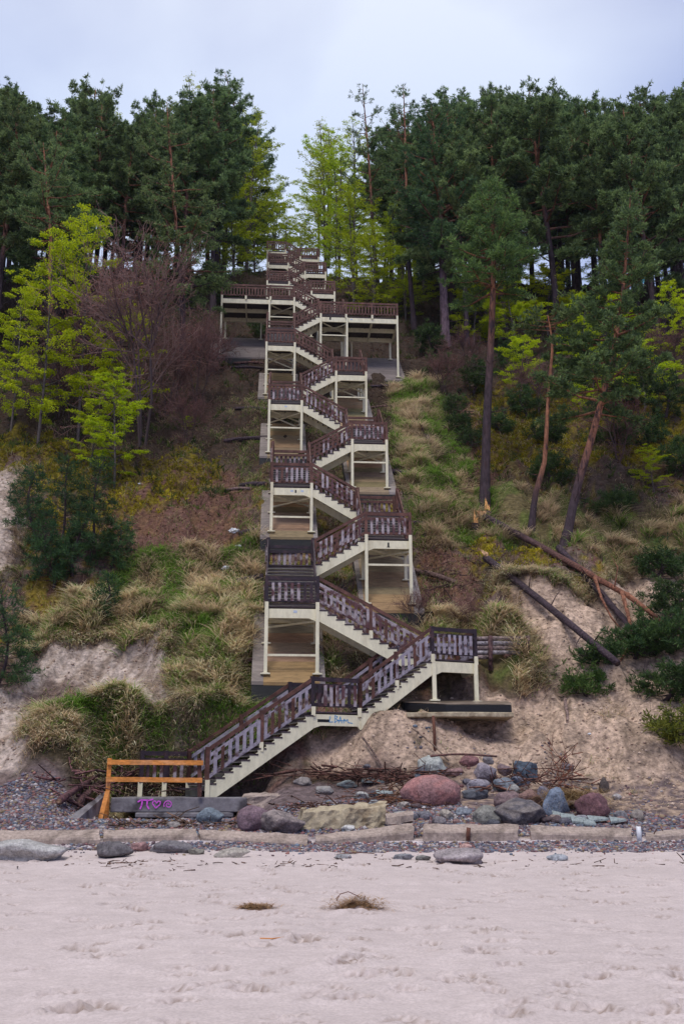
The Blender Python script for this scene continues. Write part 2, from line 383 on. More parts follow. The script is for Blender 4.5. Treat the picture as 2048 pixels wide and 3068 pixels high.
# beach with footprints trodden into it
prints = []
for i in range(760):
    v = 5.5 + 16.5 * R.random() ** 1.15; u = R.uniform(-.33 * v - 1.5, .48 * v + 1.5)
    if fbm(u * .35, v * .3, 2, 55) < -.1 and R.random() < .6: continue
    prints.append((u, v, R.gauss(0, .45), R.uniform(.11, .18), R.uniform(.06, .10), R.uniform(.03, .07)))
def beach_z(U, Vv):
    Z = T(U, Vv); f = np.clip((24.2 - Vv) / 1.0, 0, 1)
    Z = Z + f * (.045 * fbm(U * .9, Vv * .9, 3, 41) + .016 * fbm(U * 4, Vv * 4, 3, 42))
    us = U[0]; vs = Vv[:, 0]
    for (u, v, a, l, w, d) in prints:
        i0, i1 = np.searchsorted(us, [u - .42, u + .42]); j0, j1 = np.searchsorted(vs, [v - .42, v + .42])
        if i1 <= i0 or j1 <= j0: continue
        x = U[j0:j1, i0:i1] - u; y = Vv[j0:j1, i0:i1] - v
        p = (x * math.cos(a) + y * math.sin(a)) / l; q = (-x * math.sin(a) + y * math.cos(a)) / w
        nz = .35 * pn(x * 14 + u * 9, y * 14 + v * 9, 44)
        r = np.sqrt(p * p + q * q) * (1 + nz)
        Z[j0:j1, i0:i1] += d * (-1.0 * np.exp(-(r ** 4)) + .45 * np.exp(-((r - 1.35 + .25 * p) / .35) ** 2)) + .35 * d * fbm(x * 11 + u, y * 11 + v, 3, 45) * np.exp(-(r / 2.2) ** 4)
    return Z
def beach_c(U, Vv):
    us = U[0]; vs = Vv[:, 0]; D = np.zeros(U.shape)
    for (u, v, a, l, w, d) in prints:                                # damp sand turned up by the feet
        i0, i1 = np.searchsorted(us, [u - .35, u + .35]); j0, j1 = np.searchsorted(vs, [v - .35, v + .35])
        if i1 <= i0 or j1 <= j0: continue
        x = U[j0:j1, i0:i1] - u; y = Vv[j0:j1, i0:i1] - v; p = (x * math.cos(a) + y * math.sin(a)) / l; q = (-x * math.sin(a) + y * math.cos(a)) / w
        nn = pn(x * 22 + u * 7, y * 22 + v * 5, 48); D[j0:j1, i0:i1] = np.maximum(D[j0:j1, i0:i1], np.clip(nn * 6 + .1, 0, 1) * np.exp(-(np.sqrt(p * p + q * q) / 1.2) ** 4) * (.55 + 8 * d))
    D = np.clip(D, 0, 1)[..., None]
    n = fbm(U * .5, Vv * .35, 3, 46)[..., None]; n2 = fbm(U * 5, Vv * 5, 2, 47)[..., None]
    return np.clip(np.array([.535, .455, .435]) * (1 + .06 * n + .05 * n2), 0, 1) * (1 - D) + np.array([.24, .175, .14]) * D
def spaced(parts):
    o = []
    for a, b, s in parts: o += list(np.arange(a, b, s))
    o.append(parts[-1][1]); return np.array(o)
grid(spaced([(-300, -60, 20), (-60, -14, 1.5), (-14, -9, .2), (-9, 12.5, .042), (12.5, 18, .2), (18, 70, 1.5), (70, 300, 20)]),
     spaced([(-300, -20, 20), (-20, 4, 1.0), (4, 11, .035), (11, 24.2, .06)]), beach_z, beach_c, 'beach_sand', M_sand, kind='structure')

C_SAND = np.array([.50, .365, .275]); C_SANDL = np.array([.49, .40, .345]); C_MOSS = np.array([.27, .21, .02]); C_LIT = np.array([.15, .075, .058])
C_GRD = np.array([.15, .12, .055]); C_DIRT = np.array([.16, .11, .095]); C_DARK = np.array([.07, .055, .03])
def hill_c(U, Vv):
    n = fbm(U * .8, Vv * .8, 4, 50); n2 = fbm(U * 2.5, Vv * 2.5, 3, 51); n3 = fbm(U * .3, Vv * .3, 3, 52)
    def mx(c, c2, f): f = np.clip(f, 0, 1)[..., None]; return c * (1 - f) + c2 * f
    base = np.broadcast_to(C_DIRT, U.shape + (3,)).copy()
    base = mx(base, C_LIT, (n + .1) * 3); base = mx(base, C_DARK, (n3 + .1) * 2 + n2)
    base = mx(base, C_MOSS * .8, np.clip((n2 + n - .05) * 3, 0, .75) * (Vv > 38))
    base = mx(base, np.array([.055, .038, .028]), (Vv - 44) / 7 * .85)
    base = mx(base, C_GRD, zone('grass', U, Vv) * .9); base = mx(base, np.array([.09, .12, .03]), zone('grass', U, Vv) * np.clip(n * 3 + .3, 0, .8))
    base = mx(base, C_LIT, zone('litter', U, Vv) * .8)
    base = mx(base, C_MOSS * .6, zone('moss', U, Vv) * np.clip(n2 * 4 + .35, 0, .9)); s = zone('sand', U, Vv)
    cs = mx(np.broadcast_to(C_SAND, U.shape + (3,)), C_SANDL, (U < -2) * 1.0); cs = mx(cs, C_SAND * .42, np.clip((n + n2 * .9 - .12) * 3.0, 0, .75)); cs = mx(cs, C_SAND * .5, np.clip(fbm(U * 5, Vv * 4, 2, 57) * 3 - .4, 0, .6))
    base = mx(base, cs, s * 1.1)
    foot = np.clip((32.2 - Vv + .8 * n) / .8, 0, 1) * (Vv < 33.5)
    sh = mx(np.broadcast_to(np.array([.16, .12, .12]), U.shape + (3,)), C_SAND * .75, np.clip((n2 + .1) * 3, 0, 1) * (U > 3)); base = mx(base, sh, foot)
    base = mx(base, np.array([.56, .49, .5]), np.clip((25.3 - Vv) * 2, 0, 1))
    return np.clip(base * (1 + .18 * n2[..., None]), .01, 1)
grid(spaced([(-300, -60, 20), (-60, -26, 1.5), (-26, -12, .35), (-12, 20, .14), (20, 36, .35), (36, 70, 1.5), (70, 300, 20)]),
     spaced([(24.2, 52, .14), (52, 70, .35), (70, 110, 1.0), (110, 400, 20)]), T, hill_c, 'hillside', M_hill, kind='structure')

# ------------------------------------------------------------------ staircase
stair = empty('wooden_staircase', (0, 0, 0), label='long zigzag staircase with brown railings on cream steel frames climbing the whole slope', cat='staircase')
W, FW, BH, RT = 1.95, 1.25, .34, 1.2          # landing width, flight width, beam height, rail top above beam
PV = lambda n: 35.8 + 3.93 * (n - 1)
def railing(a, b, perp, parent, mats, posts=(True, True), mid=0, slat=.225, name='railing', post_c=None):
    "boarded railing from a to b (points at beam-top level); mats = (rails, slats)"
    a = np.array(a, float); b = np.array(b, float); m = MB(); perp = np.array(perp, float)
    hd = b - a; L = math.hypot(hd[0], hd[1]); hx = np.array([hd[0], hd[1], 0]) / L
    jz = lambda s=.012: np.array([0, 0, R.uniform(-s, s)])
    m.board(a + (0, 0, RT), b + (0, 0, RT), .14, .05, perp)
    m.mi = mats[3] if len(mats) > 3 else 0
    m.board(a + (0, 0, .99) + jz(), b + (0, 0, .99) + jz(), .12, .035, perp)
    m.board(a + (0, 0, .36) + jz(), b + (0, 0, .36) + jz(), .12, .035, perp)
    m.mi = 1; n = max(2, int(round(L / slat)) - 1)
    for i in range(n):
        m.mi = 0 if R.random() < .14 else 1
        t = (i + 1) / (n + 1); p = a + (b - a) * t; w = .105 + R.uniform(-.008, .008)
        q = perp * .034; dzs = (b[2] - a[2]) / L * w
        lo = p + q + (0, 0, .27 + R.uniform(-.015, .015)); hi = p + q + (0, 0, .95)
        tl = R.uniform(-.006, .006)
        m.prism([lo - hx * w / 2 - (0, 0, dzs / 2), lo + hx * w / 2 + (0, 0, dzs / 2), hi + hx * (w / 2 + tl) + (0, 0, dzs / 2), hi + hx * (tl - w / 2) - (0, 0, dzs / 2)], perp * .022)
    m.mi = 0
    ts = ([0] if posts[0] else []) + [(k + 1) / (mid + 1) for k in range(mid)] + ([1] if posts[1] else [])
    for t in ts:
        p = a + (b - a) * t - perp * .03
        c1 = hx * .06; c2 = perp * .12
        base = p + (0, 0, .22) - c2 / 2
        m.prism([base - c1, base + c1, base + c1 + (0, 0, 1.0), base - c1 + (0, 0, 1.0)], c2)
    return m.build(name, [mats[0], mats[1]], parent)
def bracket(m, p, w=.13):
    m.boxm((p[0], p[1], p[2] - .05), w, w, .29)

def flight(lo, hi, wv, mats, SH=.40, mid=0, rails=(True, True), name='stair_flight', posts=((True, False), (True, False))):
    "lo, hi: near-side ends at beam-top level; wv: vector across to the far side"
    lo = np.array(lo, float); hi = np.array(hi, float); wv = np.array(wv, float); pu = wv / np.linalg.norm(wv)
    d = hi - lo; L = math.hypot(d[0], d[1]); hx = np.array([d[0], d[1], 0]) / L; ms = [MB(), MB()]
    for o, m in zip((np.zeros(3), wv), ms):
        m.board(lo + o, hi + o, SH, .09, pu)
    n = max(2, int(round(d[2] / .172))); tr = MB()
    for i in range(n):
        t0 = i / n; p = lo + d * t0; run = L / n
        z = lo[2] + d[2] * (i + 1) / n - .03
        a = np.array([p[0], p[1], z]) - hx * .03; b = a + hx * (run + .05); e = pu * .06
        tr.mi = 0; tr.prism([a - e, b - e, b - e - (0, 0, .05), a - e - (0, 0, .05)], wv + 2 * e)
        tr.mi = 1
        tr.prism([a + hx * .03 - (0, 0, .052), b - hx * .06 - (0, 0, .052), b - hx * .06 - (0, 0, .085), a + hx * .03 - (0, 0, .085)], wv)
        for o, m in zip((np.zeros(3) - pu * .047, wv + pu * .047 - pu * .006), ms):
            q = a + o + hx * (.03); m.prism([q - (0, 0, .055), q + hx * .2 - (0, 0, .055), q + hx * .2 - (0, 0, .1), q + hx * .02 - (0, 0, .22)], pu * .006)
    f = tr.build(name, [M_tread, M_cream], stair)
    for m in ms: m.build('stringer', M_cream, f)
    for o, use, pp in ((np.zeros(3), rails[0], posts[0]), (wv, rails[1], posts[1])):
        if use: railing(lo + o, hi + o, -pu if o is not wv else pu, f, mats, pp, mid)
    if mid:
        for o in (np.zeros(3), wv):
            for k in range(mid):
                p = lo + d * (k + 1) / (mid + 1) + o; mm = MB(); bracket(mm, p + (0, 0, 0)); mm.build('post_bracket', M_cream, f)
    return f
def leg(parent, u, v, ztop, zg, w=.125, foot=True):
    m = MB(); m.boxm((u, v, zg), w, w, ztop - zg)
    if foot: m.boxm((u, v, zg - .02), .34, .30, .05); m.boxm((u, v, zg + .03), .2, .2, .02)
    return m.build('leg', M_cream, parent)
def deck(parent, u0, u1, v0, v1, z, along='u'):
    m = MB(); n = int((v1 - v0) / .15)
    for i in range(n):
        a = v0 + (v1 - v0) * i / n; m.box(u0, u1, a + .008, a + (v1 - v0) / n - .008, z + .045, z + .09)
    nn = max(2, int((u1 - u0) / 1.0))
    for k in range(nn + 1):
        a = u0 + .1 + (u1 - u0 - .2) * k / nn; m.box(a - .03, a + .03, v0 + .02, v1 - .02, z - .06, z + .043)
    return m.build('landing_deck', M_tread, parent)

mats_low = (M_brown, M_grey, None, 1); mats_mid = (M_brown, M_slatmix, None, 0); mats_dark = (M_dark, M_slatmix, None, 0); mats_up = (M_brown, M_brown, None, 0)
TW = [(1, -.24, 1.73, 7.78), (2, 3.77, 5.72, 11.34), (3, -.15, 1.79, 14.70), (4, 3.85, 5.72, 18.27), (5, -.39, 1.52, 21.85), (6, 3.54, 5.47, 25.37),
      (7, -.70, 1.25, 28.96), (8, 2.98, 8.45, 33.05), (9, -4.13, 1.32, 36.25), (10, 2.61, 4.55, 38.9), (11, -.92, 1.02, 41.78), (12, 2.32, 4.26, 44.94),
      (13, -.93, 1.01, 47.9), (14, 2.08, 3.99, 50.84), (15, -1.15, .81, 53.76)]
SLABS = {}
def slab_plane(u0, u1, v0, v1, up=.03):
    us, vs = np.meshgrid(np.linspace(u0, u1, 6), np.linspace(v0, v1, 8)); z = T(us, vs)
    k = .86; c = np.max(z - k * (vs - v0)); c = min(c, np.mean(z - k * (vs - v0)) + .6)
    return lambda v: c + k * (v - v0) + up
for i, (n, u0, u1, z) in enumerate(TW):
    left = n % 2 == 1; v = PV(n); v2 = PV(n + 1)
    iu0, iu1 = (u0, u1)
    if n == 8: iu0, iu1 = u0, u0 + W
    if n == 9: iu0, iu1 = u1 - W, u1
    inner = iu1 if left else iu0
    mats = {1: mats_dark, 2: mats_mid, 3: mats_mid, 4: mats_mid}.get(n, mats_up)
    if n in (5, 6): mats = (M_brown, M_slatmix if n == 5 else M_brown, None, 0)
    # slab on the slope
    su0, su1 = iu0 - (.42 if left else .22), iu1 + (.22 if left else .42)
    if n == 8: su1 = 8.9
    if n == 9: su0 = -4.9
    sp = slab_plane(su0, su1, v - .35, v + 3.5)
    SLABS[n] = (su0, su1, v - .35, v + 3.5, sp)
    # landing frame
    m = MB(); sgn = 1 if left else -1; g = .38
    zt, zb = z, z - BH; outer = iu0 if left else iu1
    pts = [(outer if n not in (8, 9) else (u0 if left else u1), v, zt), (inner, v, zt), (inner, v, zb - .16), (inner - sgn * g, v, zb), (outer if n not in (8, 9) else (u0 if left else u1), v, zb)]
    if n in (8, 9): pts = [(u0, v, zt), (u1, v, zt), (u1, v, zb), (u0, v, zb)]
    m.prism(pts, (0, .1, 0))
    dd = FW if n not in (8, 9) else 3.2
    m.box(u0 + .02, u1 - .02, v + dd - .1, v + dd, zb + .02, zt - .005)
    m.box(u0, u0 + .09, v + .1, v + dd - .1, zb + .01, zt - .003); m.box(u1 - .09, u1, v + .1, v + dd - .1, zb + .01, zt - .003)
    if n in (8, 9):
        m.box(u0 + .09, u1 - .09, v + 1.55, v + 1.65, zb + .03, zt - .006)
        for t in (1 / 3, 2 / 3):
            a = u0 + (u1 - u0) * t; m.box(a - .05, a + .05, v + .1, v + dd - .1, zb + .015, zt - .008)
    bz = zb + .05
    m.board((iu0 + .1, v + .12, bz), (iu1 - .1, v + FW + .6, bz - .02), .07, .09, (0, 1, 0)); m.board((iu0 + .1, v + FW + .6, bz - .08), (iu1 - .1, v + .12, bz - .1), .07, .09, (0, 1, 0))
    for a in ([u0 + .065, u1 - .065] if n not in (8, 9) else [u0 + .065, u0 + (u1 - u0) / 3, u0 + (u1 - u0) * 2 / 3, u1 - .065]): bracket(m, (a, v - .03, zt))
    fr = m.build('landing_frame', M_cream, stair)
    deck(fr, u0 + .02, u1 - .02, v + .0, v + dd, z + .01)
    # legs
    tie = {1: 1.3, 2: .65, 3: 1.0, 4: .6, 5: 1.0, 6: 1.05, 7: 1.3}.get(n, 1.0)
    for a in (iu0 + .065, iu1 - .065):
        leg(fr, a, v - .005 - .03, zt - .01, sp(v)); leg(fr, a, v + 1.5, zt + .1, sp(v + 1.5)); 
        if z + 1.6 > sp(v + 3.2) + .2: leg(fr, a, v + 3.2, z + 1.7, sp(v + 3.2))
    if n == 8:
        leg(fr, u1 - .065, v - .035, zt - .01, sp(v)); leg(fr, u1 - .2, v + dd - .05, zb + .1, sp(v + dd - .05)); leg(fr, 4.95 + .5, v + dd - .05, zb + .1, sp(v + dd - .05), .1)
    if n == 9:
        leg(fr, u0 + .065, v - .035, zt - .01, sp(v)); leg(fr, u0 + .2, v + dd - .05, zb + .1, sp(v + dd - .05)); leg(fr, -1.2, v + dd - .05, zb + .1, sp(v + dd - .05), .1)
    mm = MB()
    if zb - sp(v) > tie + .3: mm.box(iu0 + .13, iu1 - .13, v - .06, v - .01, zb - tie - .08, zb - tie)
    mm.build('tie_bar', M_cream, fr); mm = MB()
    if zb - sp(v + 3.2) > -1.2: mm.board((iu0 + .13, v + 3.2, zb + .9), (iu1 - .13, v + 3.2, zb + .2), .08, .05)
    mm.build('tie_bar', M_cream, fr)
    # railings of the landing
    nm = 0 if n not in (8, 9) else 2
    railing((u0 + .06, v, zt), (u1 - .06, v, zt), (0, -1, 0), fr, mats, mid=nm)
    ou, os_ = (u0, -1) if left else (u1, 1)
    railing((ou, v + .12, zt), (ou, v + dd - .02, zt), (os_, 0, 0), fr, mats, posts=(False, True))
    if n in (8, 9):
        s0, s1 = (iu1 + .1, u1 - .05) if n == 8 else (u0 + .05, iu0 - .1)
        railing((s0, v + dd - .05, zt), (s1, v + dd - .05, zt), (0, 1, 0), fr, mats, mid=1)
    # stair going back up the slope to the rear landing
    if n < 15:
        nn, w0, w1, z2 = TW[i + 1]; gap = (w0 - inner) if left else (inner - w1); zr = z2 - gap * math.tan(math.radians(30))
    else:
        zr = z + 1.7
    f = flight((iu0 + .05, v + FW, zt), (iu0 + .05, v2, zr), (W - .1, 0, 0), mats, SH=.36, posts=((False, True), (False, True)), name='upslope_flight')
    # rear landing
    m = MB(); zb = zr - BH
    pts = [(outer, v2, zr), (inner, v2, zr), (inner, v2, zb - .1), (inner - sgn * .2, v2, zb), (outer, v2, zb)]
    m.prism(pts, (0, .09, 0)); m.box(iu0, iu1, v2 + FW - .09, v2 + FW, zb, zr)
    m.box(iu0, iu0 + .08, v2 + .09, v2 + FW - .09, zb + .01, zr - .003); m.box(iu1 - .08, iu1, v2 + .09, v2 + FW - .09, zb + .01, zr - .003)
    fr2 = m.build('landing_frame', M_cream, stair)
    deck(fr2, iu0 + .02, iu1 - .02, v2, v2 + FW, zr + .01)
    for a in (iu0 + .065, iu1 - .065): leg(fr2, a, v2 + FW - .05, zr - .01, float(T(a, v2 + FW - .05)) - .1, foot=False)
    railing((iu0 + .06, v2 + FW, zr), (iu1 - .06, v2 + FW, zr), (0, 1, 0), fr2, mats)
    railing((ou if n not in (8, 9) else outer, v2 + .05, zr), (ou if n not in (8, 9) else outer, v2 + FW, zr), (os_, 0, 0), fr2, mats, posts=(True, False))
    if n < 15:
        tgt = w0 if left else w1
        if n == 8: tgt = w1
        flight((inner, v2, zr), (tgt, v2, z2), (0, FW, 0), {1: mats_mid}.get(n, mats), SH=.42, posts=((True, False), (True, False)))

# lowest flights, turned a little against the rest
F1 = math.radians(20); D1 = np.array([math.cos(F1), math.sin(F1), 0]); N1 = np.array([-math.sin(F1), math.cos(F1), 0]); FW1 = 2.1
O1 = at(619, 2362, 31.7)
pl = lambda x, y: on_plane(x, y, O1, D1[:2])
A0, A1 = pl(936, 2140), pl(1079, 2141); B0, B1 = pl(1293, 1981), pl(1428, 1984)
A1[2] = A0[2]; B1[2] = B0[2]
flight(O1, A0, N1 * FW1, mats_low, SH=.47, mid=1, posts=((True, False), (True, False)))
flight(A1, B0, N1 * FW1, mats_low, SH=.47, mid=1, posts=((True, False), (True, False)))
m = MB(); BHL = .36
m.prism([A0, A1, A1 - (0, 0, BHL + .12), A1 - D1 * .1 - (0, 0, BHL), A0 + D1 * .3 - (0, 0, BHL), A0 - (0, 0, BHL + .1)], N1 * .1)
m.prism([A0 + N1 * FW1, A1 + N1 * FW1, A1 + N1 * FW1 - (0, 0, BHL), A0 + N1 * FW1 - (0, 0, BHL)], N1 * .1)
for q in (A0 + D1 * .03, A1 - D1 * .03): bracket(m, q); bracket(m, q + N1 * FW1)
for q in (A0 + D1 * .02, A1 - D1 * .11): m.prism([q + N1 * .1 - (0, 0, .01), q + N1 * FW1 - (0, 0, .01), q + N1 * FW1 - (0, 0, BHL - .01), q + N1 * .1 - (0, 0, BHL - .01)], D1 * .09)
frA = m.build('landing_frame', M_cream, stair)
mm = MB()
for k in range(11):
    o = N1 * (FW1 * k / 11 + .01); mm.prism([A0 + o + (0, 0, .04), A1 + o + (0, 0, .04), A1 + o + (0, 0, .09), A0 + o + (0, 0, .09)], N1 * (FW1 / 11 - .02))
mm.build('landing_deck', M_tread, frA)
railing(A0, A1, -N1, frA, (M_dark, M_slatmix, None, 0)); railing(A0 + N1 * FW1, A1 + N1 * FW1, N1, frA, (M_dark, M_slatmix, None, 0))
# turning landing at the top of the lowest flights
m = MB(); VB = PV(1) + FW
m.prism([B0, B1, B1 - (0, 0, BHL), B0 + D1 * .4 - (0, 0, BHL), B0 - (0, 0, BHL + .17)], N1 * .1)
m.box(B0[0], B1[0] - .3, VB - .1, VB, B0[2] - BHL, B0[2] - .003)
m.prism([B1 + N1 * .1, (B1[0] - .3, VB, B1[2]), (B1[0] - .3, VB, B1[2] - BHL), B1 + N1 * .1 - (0, 0, BHL)], -D1 * .09)
m.prism([(B0[0] - .1, PV(1), B0[2]), (B0[0] - .1, VB - .1, B0[2]), (B0[0] - .1, VB - .1, B0[2] - BHL), (B0[0] - .1, PV(1), B0[2] - BHL)], (.09, 0, 0))
bracket(m, B0 + D1 * .03 - N1 * .02); bracket(m, B1 - D1 * .05 - N1 * .02)
frB = m.build('landing_frame', M_cream, stair)
mm = MB(); mm.prism([B0 + (0, 0, .035) + N1 * .0, B1 + (0, 0, .035), (B1[0] - .3, VB, B1[2] + .035), (B0[0] - .1, VB, B1[2] + .035)], (0, 0, .05)); mm.build('landing_deck', M_tread, frB)
for q in (B0 + D1 * .06 - N1 * .02, B1 - D1 * .08 - N1 * .02, np.array([B0[0] + .35, VB - .3, B0[2]]), np.array([B1[0] - .4, VB - .05, B0[2]])):
    leg(frB, q[0], q[1], B0[2] - .01, 4.42 + (.45 if q[1] > 35.5 else 0), w=.14)
railing(B0 + D1 * .04, B1 - D1 * .04, -N1, frB, (M_dark, M_grey, None, 0))
railing(B1 + N1 * .12, np.array([B1[0] - .3, VB, B1[2]]), D1, frB, mats_low, posts=(False, True))
railing(np.array([B0[0] - .1, VB, B0[2]]), np.array([B1[0] - .3, VB, B0[2]]), (0, 1, 0), frB, mats_low, posts=(False, False))
# second flight: left from the turning landing up to the first tall tower
flight((B0[0] - .1, PV(1), B0[2]), (TW[0][2], PV(1), TW[0][3]), (0, FW, 0), (M_brown, M_slatmix, None, 1), SH=.46, mid=1, posts=((True, False), (True, False)))
# far railing of the entry deck at the foot
e1 = O1 + N1 * FW1 - (0, 0, .06); e0 = e1 - D1 * 1.55
rl = railing(e0, e1, N1, stair, (M_dark, M_slatmix, None, 0), mid=1)
m = MB()
for t in (0, .5, 1): q = e0 + (e1 - e0) * t; m.boxm((q[0], q[1], 1.27), .14, .14, max(.1, q[2] + .24 - 1.27))
q = O1 - (0, 0, 0); m.boxm((q[0] + .02, q[1], 1.27), .14, .14, q[2] + .24 - 1.27)
m.build('post_bracket', M_cream, stair)
m = MB(); q = O1 - D1 * .35
m.prism([q + (0, 0, -.0), O1 + (0, 0, 0), O1 - (0, 0, .05), q - (0, 0, .05)], N1 * FW1)
m.build('entry_step', M_tread, stair)

# paint and stickers on the steelwork (flat marks, a few millimetres proud)
def stroke(m, pts, o, dr, w=.03, scale=1.0, off=.004):
    "polyline strokes; pts in (along dr, up) metres from o, facing the beach"
    dr = np.array([dr[0], dr[1], dr[2] if len(dr) > 2 else 0], float); n = np.array([dr[1], -dr[0], 0.]); n /= np.linalg.norm(n)
    P = [np.array(o, float) + dr * p[0] * scale + np.array([0, 0, 1.]) * p[1] * scale + n * off for p in pts]
    for a, b in zip(P[:-1], P[1:]):
        d = b - a; L = np.linalg.norm(d)
        if L < 1e-5: continue
        d /= L; s = np.cross(d, n); s /= np.linalg.norm(s); a2 = a - d * w * .3; b2 = b + d * w * .3
        m.prism([a2 - s * w / 2, b2 - s * w / 2, b2 + s * w / 2, a2 + s * w / 2], n * .002)
m = MB(); o = A0 + D1 * .62 - (0, 0, .26)
for s_ in ([(0, .2), (-.03, .02), (.1, .03)], [(.16, 0), (.17, .24), (.26, .2), (.2, .13), (.28, .09), (.17, .02)], [(.3, 0), (.36, .2), (.42, 0)], [(.26, .07), (.52, .08)],
           [(.48, 0), (.5, .13), (.56, .06), (.62, .12), (.64, .02), (.8, .0)]): stroke(m, s_, o, D1, .022)
g1 = (A0 - O1); g1 = g1 / math.hypot(g1[0], g1[1]); o2 = O1 + g1 * (np.linalg.norm((A0 - O1)[:2]) * .9) - (0, 0, .30)
for s_ in ([(-.16, .12), (0, .1), (.12, .02)], [(-.08, .02), (0, .16), (.04, .0)], [(-.1, -.1), (-.08, .18)], [(0, -.02), (.14, .1)]): stroke(m, s_, o2, D1, .022)
m.build('blue_scribble', M_blue, stair, label='blue spray paint scribble on the lowest beams')
m = MB(); LT = {'T': [[(0, 1), (.6, 1)], [(.3, 1), (.3, 0)]], 'O': [[(.1, 0), (.5, 0), (.6, .5), (.5, 1), (.1, 1), (0, .5), (.1, 0)]], 'R': [[(0, 0), (0, 1), (.5, .9), (.5, .6), (0, .5), (.6, 0)]],
     'W': [[(0, 1), (.15, 0), (.3, .7), (.45, 0), (.6, 1)]], 'E': [[(.6, 1), (0, 1), (0, 0), (.6, 0)], [(0, .5), (.45, .5)]], 'K': [[(0, 0), (0, 1)], [(.55, 1), (0, .5), (.6, 0)]], 'Z': [[(0, 1), (.6, 1), (0, 0), (.6, 0)]],
     'U': [[(0, 1), (0, .1), (.3, 0), (.6, .1), (.6, 1)]], 'I': [[(.3, 0), (.3, 1)]], 'P': [[(0, 0), (0, 1), (.5, .9), (.5, .5), (0, .45)]], 'H': [[(0, 0), (0, 1)], [(.6, 0), (.6, 1)], [(0, .5), (.6, .5)]]}
for k, ch in enumerate('TOPWERUKIZP'):
    t = .17 + .052 * k; q = O1 + (A0 - O1) * t - (0, 0, .42)
    for s_ in LT[ch]: stroke(m, [(x, y + x * g1[2] * .9) for x, y in s_], q, D1, .016, .16 * 1.25)
m.build('faded_lettering', M_pale, stair)
m = MB(); q = A0 + D1 * .2 - (0, 0, .2)
for k in range(3): stroke(m, [(k * .13, 0), (k * .13 + .1, 0)], q, D1, .09)
q = np.array([TW[1][1] + .98, PV(2), TW[1][3] - .2]); stroke(m, [(0, -.06), (0, .1)], q, (1, 0), .07); stroke(m, [(-.05, -.07), (.05, -.07)], q, (1, 0), .03)
q = np.array([TW[2][1] + 1.15, PV(3), TW[2][3] - .16]); stroke(m, [(0, -.05), (0, .05)], q, (1, 0), .07)
q = np.array([TW[7][1] + .72, PV(8), TW[7][3] - .1]); stroke(m, [(0, -.06), (0, .06)], q, (1, 0), .12)
m.build('dark_sticker', M_black, stair)
m = MB()
for (k, du, dz) in ((0, 1.1, -.1), (2, .98, -.14), (2, 1.45, -.14), (7, 2.2, -.12), (4, .97, -.12)):
    q = np.array([TW[k][1] + du, PV(k + 1), TW[k][3] + dz]); stroke(m, [(-.04, 0), (.04, 0)], q, (1, 0), .09)
m.build('pale_sticker', M_pale, stair)

# ------------------------------------------------------------------ terrace slabs on the slope
names = ['under the first tall tower on the left', 'under the second tower from the beach, wedge-shaped on the right', 'under the third tower from the beach', 'under the fourth tower from the beach',
         'under the fifth tower from the beach', 'under the sixth tower from the beach', 'under the seventh tower, below the wide platforms', 'under the wide right platform', 'under the wide left platform']
for n in range(1, 10):
    u0, u1, v0, v1, sp = SLABS[n]; m = MB(); left = n % 2 == 1
    o = ((u0 + u1) / 2, v0, sp(v0) - .3)
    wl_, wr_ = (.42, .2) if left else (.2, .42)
    rows = 8
    for r in range(rows):
        a = v0 + (v1 - v0) * r / rows; b = v0 + (v1 - v0) * (r + 1) / rows - .012
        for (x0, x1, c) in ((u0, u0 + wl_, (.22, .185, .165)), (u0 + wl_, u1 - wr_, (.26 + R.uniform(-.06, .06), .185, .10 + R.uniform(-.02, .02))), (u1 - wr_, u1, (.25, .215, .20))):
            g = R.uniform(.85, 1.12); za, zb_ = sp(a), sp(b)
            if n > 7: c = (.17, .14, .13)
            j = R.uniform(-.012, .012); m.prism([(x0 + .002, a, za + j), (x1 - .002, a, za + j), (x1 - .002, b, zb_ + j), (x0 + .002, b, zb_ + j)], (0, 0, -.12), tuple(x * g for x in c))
    m.prism([(u0 + .01, v0 + .01, sp(v0) - .122), (u1 - .01, v0 + .01, sp(v0) - .122), (u1 - .01, v1, sp(v1) - .122), (u0 + .01, v1, sp(v1) - .122)], (0, 0, -.55), (.03, .03, .03))
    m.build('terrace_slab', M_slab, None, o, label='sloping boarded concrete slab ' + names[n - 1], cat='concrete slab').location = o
def flat_slab(pts, ztop, th, mt, label, name='concrete_slab', tilt=(0, 0), skew=0):
    P = [(p[0], p[1], ztop + tilt[0] * (p[0] - pts[0][0]) + tilt[1] * (p[1] - pts[0][1])) for p in pts]; o = (P[0][0], P[0][1], ztop - th)
    m = MB(); m.prism(P, (0, 0, -th)); b = m.build(name, mt, None, o, label=label, cat='concrete slab'); b.location = o
    md = b.modifiers.new('bevel', 'BEVEL'); md.width = .03; md.segments = 2; return b
pA, pB, pC = at(1208, 2088, 34.4), at(1335, 2110, 32.9), at(1532, 2104, 32.9)
top_pts = [(pA[0], 34.4), (pB[0], 32.9), (pC[0], 32.9), (8.9, 38.0), (4.6, 38.0)]
flat_slab(top_pts, 4.38, .03, M_wet, 'wet concrete slab with black edge under the right hand turning landing', tilt=(0, .12))
_b = bpy.data.objects[-1] if False else None
flat_slab([(p[0] * .998 + .01, p[1] + .012) for p in top_pts], 4.345, .27, M_black, 'black bitumen coated base slab under the right hand turning landing', 'bitumen_base', tilt=(0, .12))
flat_slab([(4.5, 33.2), (6.0, 32.75), (8.0, 32.85), (8.4, 36), (4.6, 36)], 3.93, .16, M_yconc, 'thin broken concrete plate jutting from the sand under the black edged slab')
